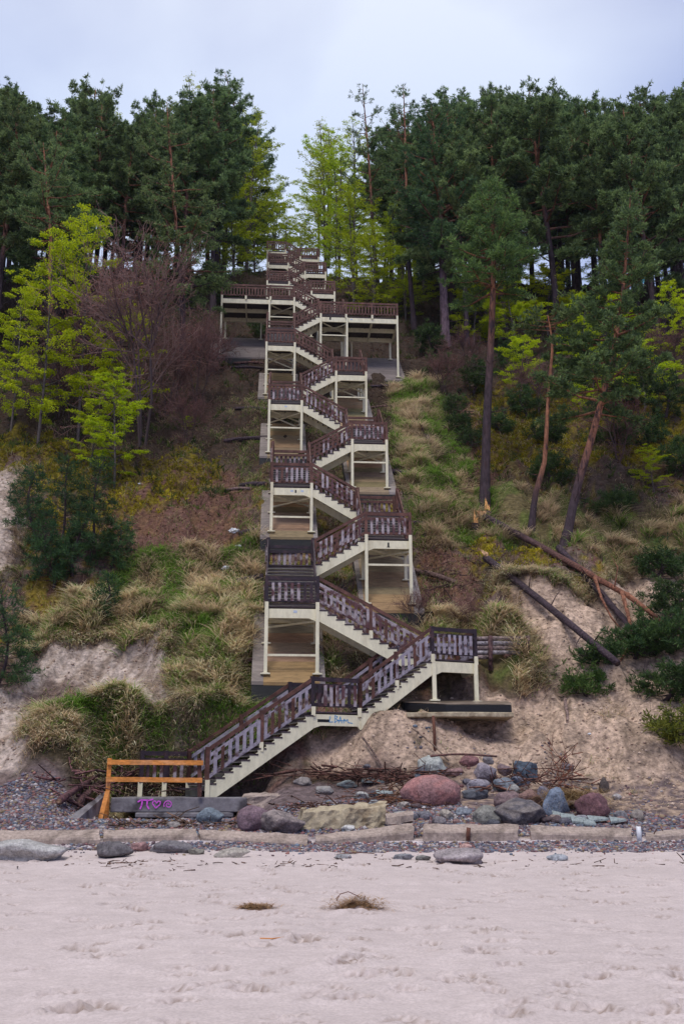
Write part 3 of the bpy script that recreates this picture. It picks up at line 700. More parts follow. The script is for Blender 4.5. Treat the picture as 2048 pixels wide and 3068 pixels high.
G_SLAB = flat_slab([(-4.6, 30.85), (-.62, 30.95), (-.7, 34.1), (-4.4, 34.0)], 1.27, .42, M_conc2, 'dark concrete base slab with pink graffiti at the foot of the stairs')
flat_slab([(-3.85, 30.7), (-1.5, 30.72), (-1.0, 31.0), (-1.2, 33), (-3.8, 33)], .845, .14, M_conc2, 'thin lower concrete ledge under the base slab with graffiti')
m = MB(); o = (-3.78, 30.85, 1.07); D = (1, .025)
stroke(m, [(-.02, .08), (.06, .13), (.3, .12), (.4, .15)], o, D, .04, 1); stroke(m, [(.1, .12), (.09, -.02), (.05, -.12)], o, D, .04); stroke(m, [(.25, .12), (.24, -.02), (.3, -.12)], o, D, .04)
stroke(m, [(.5, -.1), (.4, .03), (.42, .1), (.48, .1), (.52, .04), (.57, .1), (.63, .08), (.62, .0), (.5, -.1)], o, D, .03)
stroke(m, [(.86 + r * math.cos(a), .0 + r * math.sin(a)) for a, r in [(k * .55, .02 + .0062 * k) for k in range(19)]], (o[0], o[1] - .01, o[2]), D, .026)
m.build('pink_graffiti', M_pink, G_SLAB, tuple(G_SLAB.location))

# ------------------------------------------------------------------ foliage machinery
def unit(a): return a / (np.linalg.norm(a, axis=-1, keepdims=True) + 1e-9)
def needles(C, out, rg, k=7, ln=(.15, .30), wd=.055, ca=(.022, .052, .028), cb=(.065, .115, .04), up=.45):
    "tufts of k narrow blades round each centre"
    n = len(C); d = rg.normal(size=(n, k, 3)); d = unit(d) + out[:, None, :] * .55 + np.array([0, 0, up]); d = unit(d)
    L = rg.uniform(ln[0], ln[1], (n, k, 1)); s = unit(np.cross(d, rg.normal(size=(n, k, 3)))) * wd * .5
    b = C[:, None, :] + rg.normal(size=(n, k, 3)) * .04; tip = b + d * L; mid = b + d * L * .45
    V = np.stack([b, mid + s, tip, mid - s], 2).reshape(-1, 3)
    F = np.arange(len(V)).reshape(-1, 4)
    g = rg.random((n, 1)) ; c = np.array(ca)[None] * (1 - g) + np.array(cb)[None] * g
    c = np.repeat(c, k * 4, 0); tipm = np.tile([.8, 1, 1.5, 1], n * k)[:, None]
    return V, F, c * tipm
def leaves(C, rg, size=(.07, .13), ca=(.22, .34, .02), cb=(.42, .50, .03), flat=.45):
    n = len(C); nrm = unit(rg.normal(size=(n, 3)) * flat + np.array([0, -.25, 1.0])); a = unit(np.cross(nrm, rg.normal(size=(n, 3)))); b = np.cross(nrm, a)
    L = rg.uniform(size[0], size[1], (n, 1)); V = np.stack([C - a * L * .5, C + b * L * .32, C + a * L * .5, C - b * L * .32], 1).reshape(-1, 3)
    g = rg.random((n, 1)); c = np.repeat(np.array(ca) * (1 - g) + np.array(cb) * g, 4, 0); return V, np.arange(len(V)).reshape(-1, 4), c
def join(parts):
    V, F, C, n = [], [], [], 0
    for v, f, c in parts:
        V.append(v); F.append(f + n); C.append(c); n += len(v)
    return np.concatenate(V), np.concatenate(F), np.concatenate(C)

BK_D = np.array([.055, .038, .045]); BK_O = np.array([.33, .145, .08]); BK_P = np.array([.13, .085, .10])
def pine(seed, H=17, cb=.45, Rm=2.6, path=None, r0=.19, nb=46, dens=1.0, orange=.5, snags=14, ca=(.045, .085, .040), cb_=(.23, .32, .11), wd=.065, kk=7, shape='dome', sd=1.0, low=BK_D):
    "Scots pine at the origin: trunk mesh with limbs, and needle crown mesh"
    rg = np.random.default_rng(seed); tt = np.linspace(0, 1, 14)
    if path is None:
        lx, ly = rg.normal(size=2) * .35; path = np.stack([lx * tt + .18 * np.sin(tt * 5 + seed), ly * tt + .12 * np.sin(tt * 4 + 2 * seed), H * tt], 1)
    else:
        p = np.array(path, float); s = np.linspace(0, 1, len(p)); path = np.stack([np.interp(tt, s, p[:, i]) for i in range(3)], 1)
        H = path[-1, 2]
    P = lambda t: np.array([np.interp(t, tt, path[:, i]) for i in range(3)])
    rad = r0 * (1 - tt) ** .75 * (1 + .35 * np.exp(-tt * 25)) + .02
    oc = lambda t: low * (1 - np.clip((t - orange) * 5 + .5, 0, 1)) + BK_O * np.clip((t - orange) * 5 + .5, 0, 1)
    V, F, m, n = tube(path, rad, 7, .08, seed); F = np.array([f for f in F]); colr = np.repeat(np.array([oc(t) for t in tt]), n, 0); colr = np.concatenate([colr, colr[:2]])
    A, B, r0s, r1s, cs = [], [], [], [], []; cen, outd = [], []
    for i in range(nb):
        t = cb + (.985 - cb) * ((i + rg.random() * .8) / nb) ** .9; x = (t - cb) / (1 - cb)
        if shape == 'dome': pr = (1 - x ** 2.2) ** .75 * (.55 + .45 * min(1, x / .2))
        elif shape == 'cone': pr = (1 - x) ** .8 * .95 + .05
        else: pr = (1 - x ** 1.6) * (.7 + .3 * math.sin(i * 2.1))
        Lb = Rm * pr * rg.uniform(.65, 1.15) + .25; az = i * 2.399 + rg.normal() * .4; el = math.radians(5 + 45 * x + rg.normal() * 9)
        h = np.array([math.cos(az), math.sin(az), 0]); p0 = P(t); pts = [p0]
        for s_ in (.33, .66, 1.0):
            e = el * (.3 + .9 * s_); pts.append(p0 + h * Lb * s_ + np.array([0, 0, Lb * s_ * math.tan(min(e, 1.1)) * .55]) + rg.normal(size=3) * .06 * Lb * .4)
        rb = .012 + .018 * Lb * r0 / .19
        for q in range(3):
            A.append(pts[q]); B.append(pts[q + 1]); r0s.append(rb * (1 - q / 3.2)); r1s.append(rb * (1 - (q + 1) / 3.2)); cs.append(oc(min(1, t + .1)) * .8)
        pts = np.array(pts); nsub = max(3, int(5 * Lb * dens))
        for j in range(nsub):
            s_ = rg.uniform(.28, 1.0); bp = np.array([np.interp(s_ * 3, range(4), pts[:, k]) for k in range(3)]); side = np.array([-h[1], h[0], 0]) * (1 if j % 2 else -1)
            dr = unit(h * rg.uniform(.3, .9) + side * rg.uniform(.3, 1.0) + np.array([0, 0, rg.uniform(.05, .35)])); ls = (.22 + .30 * Lb * (1.1 - s_)) * rg.uniform(.6, 1.2) * sd
            A.append(bp); B.append(bp + dr * ls); r0s.append(.010); r1s.append(.004); cs.append(BK_D)
            nt = max(2, int(ls * 7 * dens) + 1)
            u_ = rg.uniform(.25, 1.05, nt)[:, None]; c = bp + dr * ls * u_ + rg.normal(size=(nt, 3)) * np.array([.09, .09, .05]) * sd
            cen.append(c); outd.append(np.repeat(dr[None], nt, 0))
    for i in range(snags):
        t = cb * rg.uniform(.35, 1.1); az = rg.uniform(0, 6.28); L = rg.uniform(.4, 1.9); p0 = P(t); d = np.array([math.cos(az), math.sin(az), rg.uniform(-.1, .35)])
        p1 = p0 + d * L * .6; p2 = p1 + (d + np.array([0, 0, .4])) * L * .35; A += [p0, p1]; B += [p1, p2]; r0s += [.022, .014]; r1s += [.014, .005]; cs += [oc(t) * .7, BK_D]
        for q in range(3):
            e = p1 + rg.normal(size=3) * .35 * L; A.append(p1); B.append(e); r0s.append(.008); r1s.append(.003); cs.append(BK_D)
    v2, f2, c2 = segs(A, B, r0s, r1s, 4, np.array(cs)); VV, FF, CC = join([(V, F, colr), (v2, f2, c2)])
    cen = np.concatenate(cen); outd = np.concatenate(outd); v, f, c = needles(cen, outd, rg, kk, wd=wd, ca=ca, cb=cb_)
    return mesh_np('pine_trunk', VV, FF, CC, True), mesh_np('pine_crown', v, f, c)

def beech(seed, H=11, Rm=2.6, cb=.15, path=None, r0=.09, nb=34, nl=9000, ca=(.30, .43, .015), cb_=(.66, .72, .02), size=(.08, .15), barkc=(.12, .10, .09), rise=12, thin=False, stems=1):
    rg = np.random.default_rng(seed); tt = np.linspace(0, 1, 10)
    A, B, r0s, r1s = [], [], [], []; cen = []; VS = []
    for st in range(stems):
        lx, ly = rg.normal(size=2) * (.5 if stems == 1 else 1.3); Hs = H * (1 if st == 0 else rg.uniform(.7, .98))
        pth = np.stack([lx * tt ** 1.3 + .15 * np.sin(tt * 6 + seed), ly * tt ** 1.3, Hs * tt], 1)
        if path is not None and st == 0:
            p = np.array(path, float); s = np.linspace(0, 1, len(p)); pth = np.stack([np.interp(tt, s, p[:, i]) for i in range(3)], 1)
        V, F, m, n = tube(pth, r0 * (1 - tt) ** .8 + .012, 6, .05, seed); VS.append((V, np.array(F), np.repeat([barkc], len(V), 0) * 1.0))
        for i in range(nb // stems):
            t = cb + (.99 - cb) * (i + rg.random()) / (nb // stems); x = (t - cb) / (1 - cb)
            Lb = (Rm * (math.sin(math.pi * min(1, .25 + .75 * x)) ** .7) * rg.uniform(.5, 1.15) + .3); az = i * 2.4 + rg.normal() * .5; h = np.array([math.cos(az), math.sin(az), 0])
            p0 = np.array([np.interp(t, tt, pth[:, k]) for k in range(3)]); el = math.radians(rise + 45 * x + rg.normal() * 10)
            p1 = p0 + (h * math.cos(el) + np.array([0, 0, math.sin(el)])) * Lb * .55; p2 = p1 + (h * math.cos(el * .4) + np.array([0, 0, math.sin(el * .4)])) * Lb * .5
            rb = .012 + .008 * Lb; A += [p0, p1]; B += [p1, p2]; r0s += [rb, rb * .55]; r1s += [rb * .55, .004]
            side = np.array([-h[1], h[0], 0])
            for j in range(max(3, int(Lb * 4))):
                s_ = rg.uniform(.25, 1); bp = p0 + (p1 - p0) * min(1, s_ / .5) if s_ < .5 else p1 + (p2 - p1) * (s_ - .5) / .5
                dr = unit(h * rg.uniform(.4, 1) + side * rg.choice([-1, 1]) * rg.uniform(.3, 1) + np.array([0, 0, rg.uniform(-.1, .25)])); ls = rg.uniform(.3, .9) * (1.3 - s_)
                A.append(bp); B.append(bp + dr * ls); r0s.append(.007); r1s.append(.003); cen.append((bp, dr, ls, side))
    v2, f2, c2 = segs(A, B, r0s, r1s, 3, np.array(barkc) * .8); VV, FF, CC = join(VS + [(v2, f2, c2)])
    per = max(1, nl // len(cen)); C = []
    for bp, dr, ls, side in cen:
        u_ = rg.uniform(.1, 1.1, per)[:, None]; C.append(bp + dr * ls * u_ + rg.normal(size=(per, 3)) * np.array([.13, .13, .035]))
    v, f, c = leaves(np.concatenate(C), rg, size, ca, cb_)
    return mesh_np('tree_trunk', VV, FF, CC, True), mesh_np('leaf_crown', v, f, c)

def bare(seed, H=13, levels=5, r0=.13, spread=.62, c0=(.085, .06, .06), c1=(.17, .07, .06), stems=3, buds=7000, budc=(.17, .060, .045)):
    rg = np.random.default_rng(seed); A, B, R0, R1, CC = [], [], [], [], []; tips = []
    def grow(p, d, L, r, lv):
        k = 3 if lv else 2; q = p
        for i in range(k):
            d2 = unit(d + rg.normal(size=3) * .10 + np.array([0, 0, .05])); e = q + d2 * L / k; f = lv / levels
            A.append(q); B.append(e); R0.append(r * (1 - .25 * i / k)); R1.append(r * (1 - .25 * (i + 1) / k)); CC.append(np.array(c0) * (1 - f) + np.array(c1) * f)
            if lv >= 1 and lv < levels:
                for _ in range((2 if (i < k - 1 and lv < 3) else 1) if rg.random() < (.95 if lv < 3 else .72) else 0):
                    g = unit(d2 + rg.normal(size=3) * spread + np.array([0, 0, .12])); grow(e, g, L * rg.uniform(.5, .72), r * .5, lv + 1)
            q = e; d = d2
        if lv == 0:
            for _ in range(5): grow(q, unit(d + rg.normal(size=3) * spread * .8), L * rg.uniform(.5, .8), r * .7, 1)
            for _ in range(4): s_ = rg.uniform(.35, .95); grow(p + (q - p) * s_, unit(rg.normal(size=3) * .8 + np.array([0, 0, .5])), L * .6, r * .4, 2)
        if lv == levels: tips.append((q, d))
    for s in range(stems):
        az = s * 2.1 + seed; grow(np.array([math.cos(az), math.sin(az), 0]) * .2, unit(np.array([math.cos(az) * .28, math.sin(az) * .2, 1.0])), H * .38 * rg.uniform(.8, 1.1), r0 * rg.uniform(.7, 1), 0)
    v, f, c = segs(A, B, np.maximum(R0, .013), np.maximum(R1, .010), 3, np.array(CC)); T_ = np.array([t[0] for t in tips])
    idx = rg.integers(0, len(T_), buds); cen = T_[idx] + rg.normal(size=(buds, 3)) * .22
    bv, bf, bc = leaves(cen, rg, (.05, .11), tuple(np.array(budc) * .6), budc, 1.5)
    return mesh_np('bare_trunk', v, f, c, True), mesh_np('bud_crown', bv, bf, bc)

def place_tree(name, meshes, loc, label, cat, group=None, scale=1.0, rz=0.0, mats_=None, crown='crown'):
    e = empty(name, (float(loc[0]), float(loc[1]), float(loc[2]) - .15), label=label, cat=cat, group=group); e.rotation_euler = (0, 0, rz); e.scale = (scale, scale, scale) if not isinstance(scale, tuple) else scale
    obj('trunk', meshes[0], mats_[0], e); obj(crown, meshes[1], mats_[1], e); return e
PM = (M_bark, M_need); LM = (M_bark, M_leaf); TM = (M_twig, M_twig)

def rel_path(pts, v=None):
    "trunk course: first point on the slope, the rest above it at the same depth, relative to the foot"
    b = hit(*pts[0]); P = [at(x, y, b[1]) for x, y in pts]; P[0] = b
    return b, [tuple(p - b) for p in P]

# ------------------------------------------------------------------ single trees one can point to
def hero(seed, pts, cbpx, label, **k):
    b, path = rel_path(pts); tz = path[-1][2]; cz = at(pts[0][0], cbpx, b[1])[2] - b[2]
    return place_tree('pine_tree', pine(seed, path=path, cb=cz / tz, **k), b, label, 'pine tree', mats_=PM)
hero(101, [(1450, 1524), (1458, 1250), (1476, 900), (1478, 700), (1463, 548)], 985, 'tall pine with bare orange upper trunk right of the stairs above the broken stump', Rm=3.1, r0=.24, nb=84, orange=.45, snags=20, dens=1.3, shape='cone2', ca=(.038, .08, .032), cb_=(.16, .25, .065), wd=.05)
hero(102, [(1590, 1590), (1600, 1480), (1632, 1370), (1640, 1200), (1655, 1020), (1640, 935)], 1010, 'thin curved pine with small tuft crown between two thicker trunks', Rm=1.7, r0=.15, nb=14, orange=.3, snags=9)
hero(103, [(1690, 1640), (1722, 1470), (1775, 1290), (1835, 1060), (1868, 840), (1888, 570)], 1130, 'leaning orange pine at the right edge behind the fallen trunks', Rm=3.6, r0=.22, nb=90, orange=.32, snags=20, dens=1.35, shape='cone2', ca=(.05, .09, .042), cb_=(.17, .25, .08), wd=.07)
hero(104, [(1335, 1040), (1325, 800), (1318, 600), (1290, 300)], 800, 'stout pine with thick purplish trunk and broad green crown right of the wide platform', Rm=4.0, r0=.36, nb=80, orange=.62, snags=16, dens=1.2, low=BK_P, ca=(.035, .08, .042), cb_=(.13, .23, .08), wd=.06)
hero(105, [(1242, 990), (1222, 760), (1216, 520), (1208, 250)], 560, 'slim straight pine with orange mid trunk just left of the stout pine', Rm=2.6, r0=.22, nb=34, orange=.5, snags=10, wd=.06, dens=.9)
hero(106, [(1138, 905), (1118, 720), (1108, 520), (1085, 245)], 600, 'slender dark pine nearest the stairs on their right side', Rm=2.7, r0=.2, nb=34, orange=.55, snags=12, wd=.06, dens=.8)
hero(107, [(718, 790), (742, 650), (735, 430), (672, 208)], 780, 'big dense dark pine left of the sky gap above the stairs', Rm=5.2, r0=.36, nb=74, orange=.9, snags=4, dens=1.25, wd=.065, shape='dome')
hero(108, [(162, 1180), (152, 900), (152, 700), (130, 420)], 700, 'pine with long reddish trunk rising behind the yellow green beeches', Rm=3.0, r0=.22, nb=36, orange=.3, snags=12, wd=.05)
hero(109, [(545, 1120), (548, 900), (530, 700), (500, 300)], 860, 'dark pine behind the bare purple brown tree', Rm=3.8, r0=.22, nb=56, orange=.6, wd=.06, dens=1.1)

def young(seed, base, top, label, Rm, **k):
    b = hit(*base); H = at(base[0], top, b[1])[2] - b[2]
    place_tree('young_pine', pine(seed, H=H, cb=.04, Rm=Rm, r0=.05, nb=k.pop('nb', 40), snags=0, orange=2, shape='cone', sd=.75, wd=.035, dens=1.25, ca=(.024, .060, .030), cb_=(.07, .13, .04), **k), b, label, 'young pine', 'young pines on the slope left of the stairs', mats_=PM)
young(201, (150, 1710), 1370, 'tallest young pine of the cluster on the left slope', 1.35)
young(202, (255, 1680), 1375, 'young pine standing right behind the tallest of the left cluster', 1.3)
young(203, (95, 1600), 1400, 'young pine at the upper left of the cluster by the sand patch', 1.0)
young(204, (215, 1720), 1520, 'pale young pine in front of the left cluster', .8)
young(205, (345, 1720), 1550, 'young pine at the right end of the left cluster', .85)
young(206, (300, 1850), 1722, 'tiny pine sapling alone in the dry grass left of the stairs', .45, nb=24)
young(207, (-6, 2060), 1780, 'dark young pine cut by the left edge of the picture', 1.0)
young(208, (150, 1760), 1600, 'low bushy young pine at the foot of the left cluster', .95)

bt = [bare(301, H=15.5, r0=.15, stems=3, spread=.6, buds=3800, budc=(.30, .11, .08), c1=(.24, .14, .12)), bare(302, H=10, r0=.1, stems=3, buds=2600, budc=(.24, .09, .07), c1=(.18, .09, .08))]
b = hit(425, 1335); place_tree('bare_tree', bt[0], b, 'large bare purple brown tree with many stems left of the stairs', 'bare tree', mats_=TM, rz=.4, crown='buds', scale=(.85, .85, 1.0))
b = hit(585, 1240); place_tree('bare_tree', bt[1], b, 'smaller bare reddish tree between the large bare tree and the wide left platform', 'bare tree', mats_=TM, rz=2.2, crown='buds', scale=(.55, .55, .75))
b = hit(300, 1180); place_tree('bare_tree', bt[1], b, 'bare brown tree among the yellow green beeches on the left', 'bare tree', mats_=TM, rz=4.2, crown='buds', scale=.95)
b = hit(1400, 1110); place_tree('bare_tree', bt[1], b, 'bare brown shrub like tree below the stout purplish pine', 'bare tree', mats_=TM, rz=1.2, crown='buds', scale=.38)
b = hit(1960, 1180); place_tree('bare_tree', bt[1], b, 'thin bare tree under the pines at the right edge', 'bare tree', mats_=TM, rz=3.2, crown='buds', scale=.6)

bm_ = [beech(401, H=11, Rm=3.0, nl=16000, nb=42), beech(402, H=9, Rm=2.7, nl=14000, nb=38), beech(403, H=12, Rm=3.1, nl=16000, cb=.15, nb=44)]
bd_ = [beech(411, H=15, Rm=4.4, nl=16000, nb=60, cb=.10, ca=(.28, .42, .02), cb_=(.58, .66, .03), size=(.09, .17), r0=.13, stems=2), beech(412, H=17, Rm=4.6, nl=9000, nb=66, cb=.2, ca=(.30, .38, .03), cb_=(.52, .56, .05), size=(.10, .19), r0=.15, rise=42, stems=3)]
def put_beech(mesh, H0, base, top, label, group, wide=1.0):
    b = hit(*base); s = (at(base[0], top, b[1])[2] - b[2]) / H0; place_tree('beech_tree', mesh, b, label, 'beech tree', group, (s * wide, s * wide, s), R.uniform(0, 6), LM)
GL = 'fresh green beeches left of the stairs'
put_beech(bm_[1], 9, (342, 1465), 1120, 'small yellow green beech with pale grey stem on the mossy bank', GL, 1.0)
put_beech(bm_[0], 11, (115, 1340), 690, 'tall yellow green beech second from the left edge', GL, .8)
put_beech(bm_[2], 12, (235, 1330), 625, 'tallest yellow green beech with pointed top left of the bare tree', GL, .75)
put_beech(bm_[0], 11, (35, 1290), 860, 'yellow green beech at the left edge of the forest', GL, .9)
put_beech(bm_[1], 9, (370, 1290), 900, 'yellow green beech growing through the bare tree', GL, .9)
put_beech(bm_[1], 9, (270, 1400), 1190, 'low bright beech hanging over the moss left of the grey stem', GL, 1.25)
put_beech(bm_[1], 9, (560, 1290), 1240, 'tiny bright beech seedling right of the bare tree foot', GL, 1.6)
GR = 'fresh green beeches right of the stairs'
for base, top, lb in (((1060, 925), 540, 'bright green beech directly right of the upper landings'), ((1180, 925), 620, 'bright green beech behind the wide right platform'),
                      ((985, 800), 380, 'light green beech at the right side of the sky gap'), ((1010, 860), 620, 'low light green beech leaning to the upper railings')):
    put_beech(bd_[0], 15, base, top, lb, GR, .95)
put_beech(bm_[0], 11, (1755, 1170), 880, 'bright yellow green beech sapling between the two orange pines', GR, 1.0)
put_beech(bm_[1], 9, (1960, 1480), 1330, 'sparse green sapling on the mossy shelf at the right', GR, 1.2)
put_beech(bm_[2], 12, (2030, 1180), 850, 'yellow green beech cut by the right edge of the picture', GR, .9)
put_beech(bm_[1], 9, (1480, 980), 800, 'green beech in the shade behind the tall orange pine', GR, 1.2)
for base, top, lb in (((1120, 960), 680, 'bright green beech low behind the railings of the wide right platform'), ((1215, 960), 720, 'bright green beech left of the stout purplish pine'), ((955, 760), 500, 'pale green beech touching the right side of the top landings'),
                      ((1050, 800), 560, 'yellow green beech in the second row right of the stair head'), ((1160, 820), 560, 'lime green beech between the slender and the slim pine'), ((1270, 900), 660, 'green beech in the shade right of the slim pine')):
    put_beech(bd_[0], 15, base, top, lb, GR, 1.25)
for base, top, lb in (((770, 770), 590, 'bright green beech just left of the top landing'), ((735, 800), 640, 'low green beech left of the upper landings'), ((700, 830), 560, 'green beech under the big dense pine')):
    put_beech(bd_[0], 15, base, top, lb, GL, 1.2)
for base, top, lb in (((1540, 1060), 860, 'green beech behind the orange trunk of the tall pine'), ((1640, 1000), 800, 'lime green beech deep between the right pines'), ((1850, 1080), 880, 'green beech behind the leaning pine'), ((1420, 1040), 850, 'olive green beech right of the stout pine'),
                      ((1930, 1240), 1030, 'lime green beech low at the right behind the leaning pine'), ((1560, 1180), 1010, 'small olive green beech on the mossy slope'), ((1780, 1260), 1080, 'sapling with lime leaves beside the leaning trunk')):
    put_beech(bm_[1], 9, base, top, lb, GR, 1.5)
GB = 'light green trees beyond the top of the stairs'
for (u, v, top, k, lb) in ((-3.5, 97, 330, 1, 'half bare yellow green tree left of the sky gap'), (-9.5, 98, 235, 1, 'yellow green treetop showing above the left pines'), (-.5, 104, 560, 0, 'light green tree low in the sky gap behind the last landing'),
                          (2.5, 106, 660, 0, 'small green tree in the middle of the sky gap'), (5.5, 101, 370, 1, 'thin light green tree right of the sky gap'), (8.5, 97, 380, 0, 'dense yellow green tree behind the first right pines'),
                          (-2.5, 100, 500, 0, 'spreading pale green tree behind the top landing'), (-20, 100, 320, 1, 'light green treetop between pines far left'), (-6, 94, 470, 0, 'airy yellow green tree under the left edge of the sky gap'), (6.5, 95, 430, 0, 'broad lime green tree at the right edge of the sky gap'), (11, 93, 500, 0, 'lime green tree behind the slender dark pine'), (-14, 95, 560, 0, 'green leafy tree in the dark left forest'), (16, 99, 600, 0, 'green hilltop tree behind the stout pine'), (22, 101, 560, 0, 'leafy hilltop tree behind the tall pine'), (27, 99, 620, 0, 'leafy hilltop tree right of the tall pine'), (33, 100, 560, 0, 'green hilltop tree behind the leaning pine'), (38, 99, 600, 0, 'green hilltop tree near the right edge'), (43, 101, 540, 0, 'green hilltop tree at the right edge'), (-16, 101, 600, 0, 'leafy hilltop tree behind the bare tree'), (-28, 100, 560, 0, 'leafy hilltop tree at the left edge'), (-24, 93, 600, 0, 'green leafy tree between trunks far left'), (.8, 98, 640, 0, 'low lime green tree right behind the last landing'), (14, 96, 560, 0, 'green tree in the shade behind the right pines'), (26, 96, 600, 0, 'dark green leafy tree behind the pines at the far right'), (20, 92, 640, 0, 'green understory tree behind the orange pine')):
    z = float(T(u, v)); px, _ = proj((u, v, z)); h = at(px, top, v)[2] - z; s = h / (15 if k == 0 else 17)
    place_tree('beech_tree', bd_[k], (u, v, z), lb, 'beech tree', GB, (min(s, 1.1), min(s, 1.1), s), R.uniform(0, 6), LM)

# ------------------------------------------------------------------ pine forest on the upper slope
fp = [pine(500 + i, H=17, cb=(.40, .47, .34, .28, .50, .42)[i], Rm=(3.2, 2.9, 3.5, 3.7, 2.8, 3.1)[i], nb=(46, 42, 50, 58, 38, 44)[i], dens=1.45, wd=.062, kk=11, orange=(.5, .45, .6, .55, .4, .5)[i], r0=.2) for i in range(6)]
SK = np.array([(-200, 300), (0, 250), (60, 310), (150, 330), (230, 222), (300, 340), (350, 330), (400, 268), (450, 300), (520, 240), (560, 330), (640, 235), (700, 225), (750, 330), (800, 420),
               (900, 470), (960, 460), (1010, 380), (1085, 262), (1130, 310), (1240, 245), (1300, 270), (1355, 280), (1440, 310), (1490, 250), (1600, 245), (1700, 255), (1760, 300), (1850, 262), (1900, 340), (1990, 262), (2060, 240), (2300, 260)])
NL, NR = 'pines of the forest left of the stairs', 'pines of the forest right of the stairs'
cnt = 0; spots = []
for v in np.arange(57, 101, 3.6):
    for u in np.arange(-34, 50, 3.5):
        uu = u + R.uniform(-1.5, 1.5); vv = v + R.uniform(-1.6, 1.6); z = float(T(uu, vv)); px, py = proj((uu, vv, z)); edge = 200
        if px < -edge or px > 2048 + edge: continue
        lim = 7.5 + (vv - 57) * .03
        if uu < 0 and abs(uu - 1.5) < lim + (6.5 if vv < 72 else -1.5): continue
        if uu >= 0 and abs(uu - 2.5) < lim + (2.5 if vv < 80 else 0): continue
        if uu > 0 and vv < 67 + .12 * uu: continue
        if px < 760 and vv < 62: continue
        if R.random() < .12: continue
        if min([9] + [math.hypot(uu - a, vv - b_) for a, b_ in spots]) < 2.2: continue
        spots.append((uu, vv)); sky = np.interp(px, SK[:, 0], SK[:, 1])
        top = sky + abs(R.gauss(0, 45)) + max(0, (vv - 84)) * 4 + (R.uniform(0, 120) if R.random() < .35 else 0); h = at(px, top, vv)[2] - z; h = max(11, min(h, 25)) if vv > 66 else max(9, min(h, 20))
        mk = R.randrange(6); s = h / 17; w = s * R.uniform(.85, 1.1) * (1.05 if vv > 85 else .95)
        lab, g = ('dark green pine crowded in the forest on the slope left of the stairs', NL) if uu < 1 else ('dark green pine crowded in the forest on the slope right of the stairs', NR)
        reg = [(-999, 110, 'cut by the left edge'), (110, 260, 'above the left edge beeches'), (260, 480, 'behind the tallest yellow green beech'), (480, 640, 'behind the large bare tree'), (640, 900, 'beside the sky gap, left of the stairs'),
               (900, 1180, 'beside the sky gap, right of the stairs'), (1180, 1380, 'around the stout purplish pine'), (1380, 1560, 'behind the tall orange trunked pine'), (1560, 1760, 'between the tall and the leaning pine'), (1760, 1880, 'behind the crown of the leaning pine'), (1880, 1990, 'just right of the leaning pine'), (1990, 9999, 'cut by the right edge')]
        rgn = next(n_ for a_, b_, n_ in reg if a_ <= px < b_); row = 'front row' if vv < 70 else 'middle rows' if vv < 86 else 'hilltop row'
        lab = 'dark green pine, ' + row + ', ' + rgn; g = 'forest pines, ' + row + ', ' + rgn
        if False: lab = lab.replace('on the slope', 'on the hilltop'); g = g.replace('forest', 'hilltop forest')
        place_tree('pine_tree', fp[mk], (uu, vv, z), lab, 'pine tree', g, (w, w, s), R.uniform(0, 6.28), PM); cnt += 1
print('forest pines', cnt)

# ------------------------------------------------------------------ grass, moss and forest floor
def sample_zone(name, n, rg):
    out = []
    polys = ZONES[name]; areas = []
    for p in polys:
        a = np.array(p); areas.append(max(.1, (np.ptp(a[:, 0])) * np.ptp(a[:, 1])))
    areas = np.array(areas) / sum(areas)
    for p, f in zip(polys, areas):
        a = np.array(p); k = int(n * f) * 2
        u = rg.uniform(a[:, 0].min() - .3, a[:, 0].max() + .3, k); v = rg.uniform(a[:, 1].min() - .3, a[:, 1].max() + .3, k)
        z = zone(name, u, v) > rg.random(k) * .8 + .1; out.append(np.stack([u[z], v[z]], 1))
    return np.concatenate(out)
def under_stairs(u, v):
    r = np.zeros(u.shape, bool)
    for n, (a, b, c, d, sp) in SLABS.items(): r |= (u > a - .05) & (u < b + .05) & (v > c - .1) & (v < d)
    r |= (u > -4.7) & (u < -.4) & (v > 30.5) & (v < 34.1)
    r |= (u > 4.3) & (u < 9.0) & (v > 32.6) & (v < 38.1)
    return r
def blades(root, dirh, L, lean, w, col, tipc, rg, droop=.5):
    "curved blades: root points, heading, length, lean (0 upright .. 1 flat), width"
    n = len(root); ts = np.array([0, .35, .7, 1.0]); side = np.stack([-dirh[:, 1], dirh[:, 0], np.zeros(n)], 1)
    P = []
    for t in ts:
        hz = lean * t + droop * t * t * .8; up = t * (1 - .55 * lean) - droop * t * t * .75
        P.append(root + dirh * (L * hz)[:, None] + np.array([0, 0, 1.0]) * (L * up)[:, None])
    V = []
    for k, t in enumerate(ts):
        ww = (w * (1 - t ** 2 * .85))[:, None]; V += [P[k] - side * ww * .5, P[k] + side * ww * .5]
    V = np.stack(V, 1).reshape(-1, 3); b = (np.arange(n) * 8)[:, None]
    F = np.concatenate([b + np.array([[2 * k, 2 * k + 1, 2 * k + 3, 2 * k + 2]]) for k in range(3)], 0)
    tc = np.repeat(ts, 2)[None, :, None]; C = col[:, None, :] * (1 - tc) + tipc[:, None, :] * tc
    return V, F, C.reshape(-1, 3)
rg = np.random.default_rng(77)
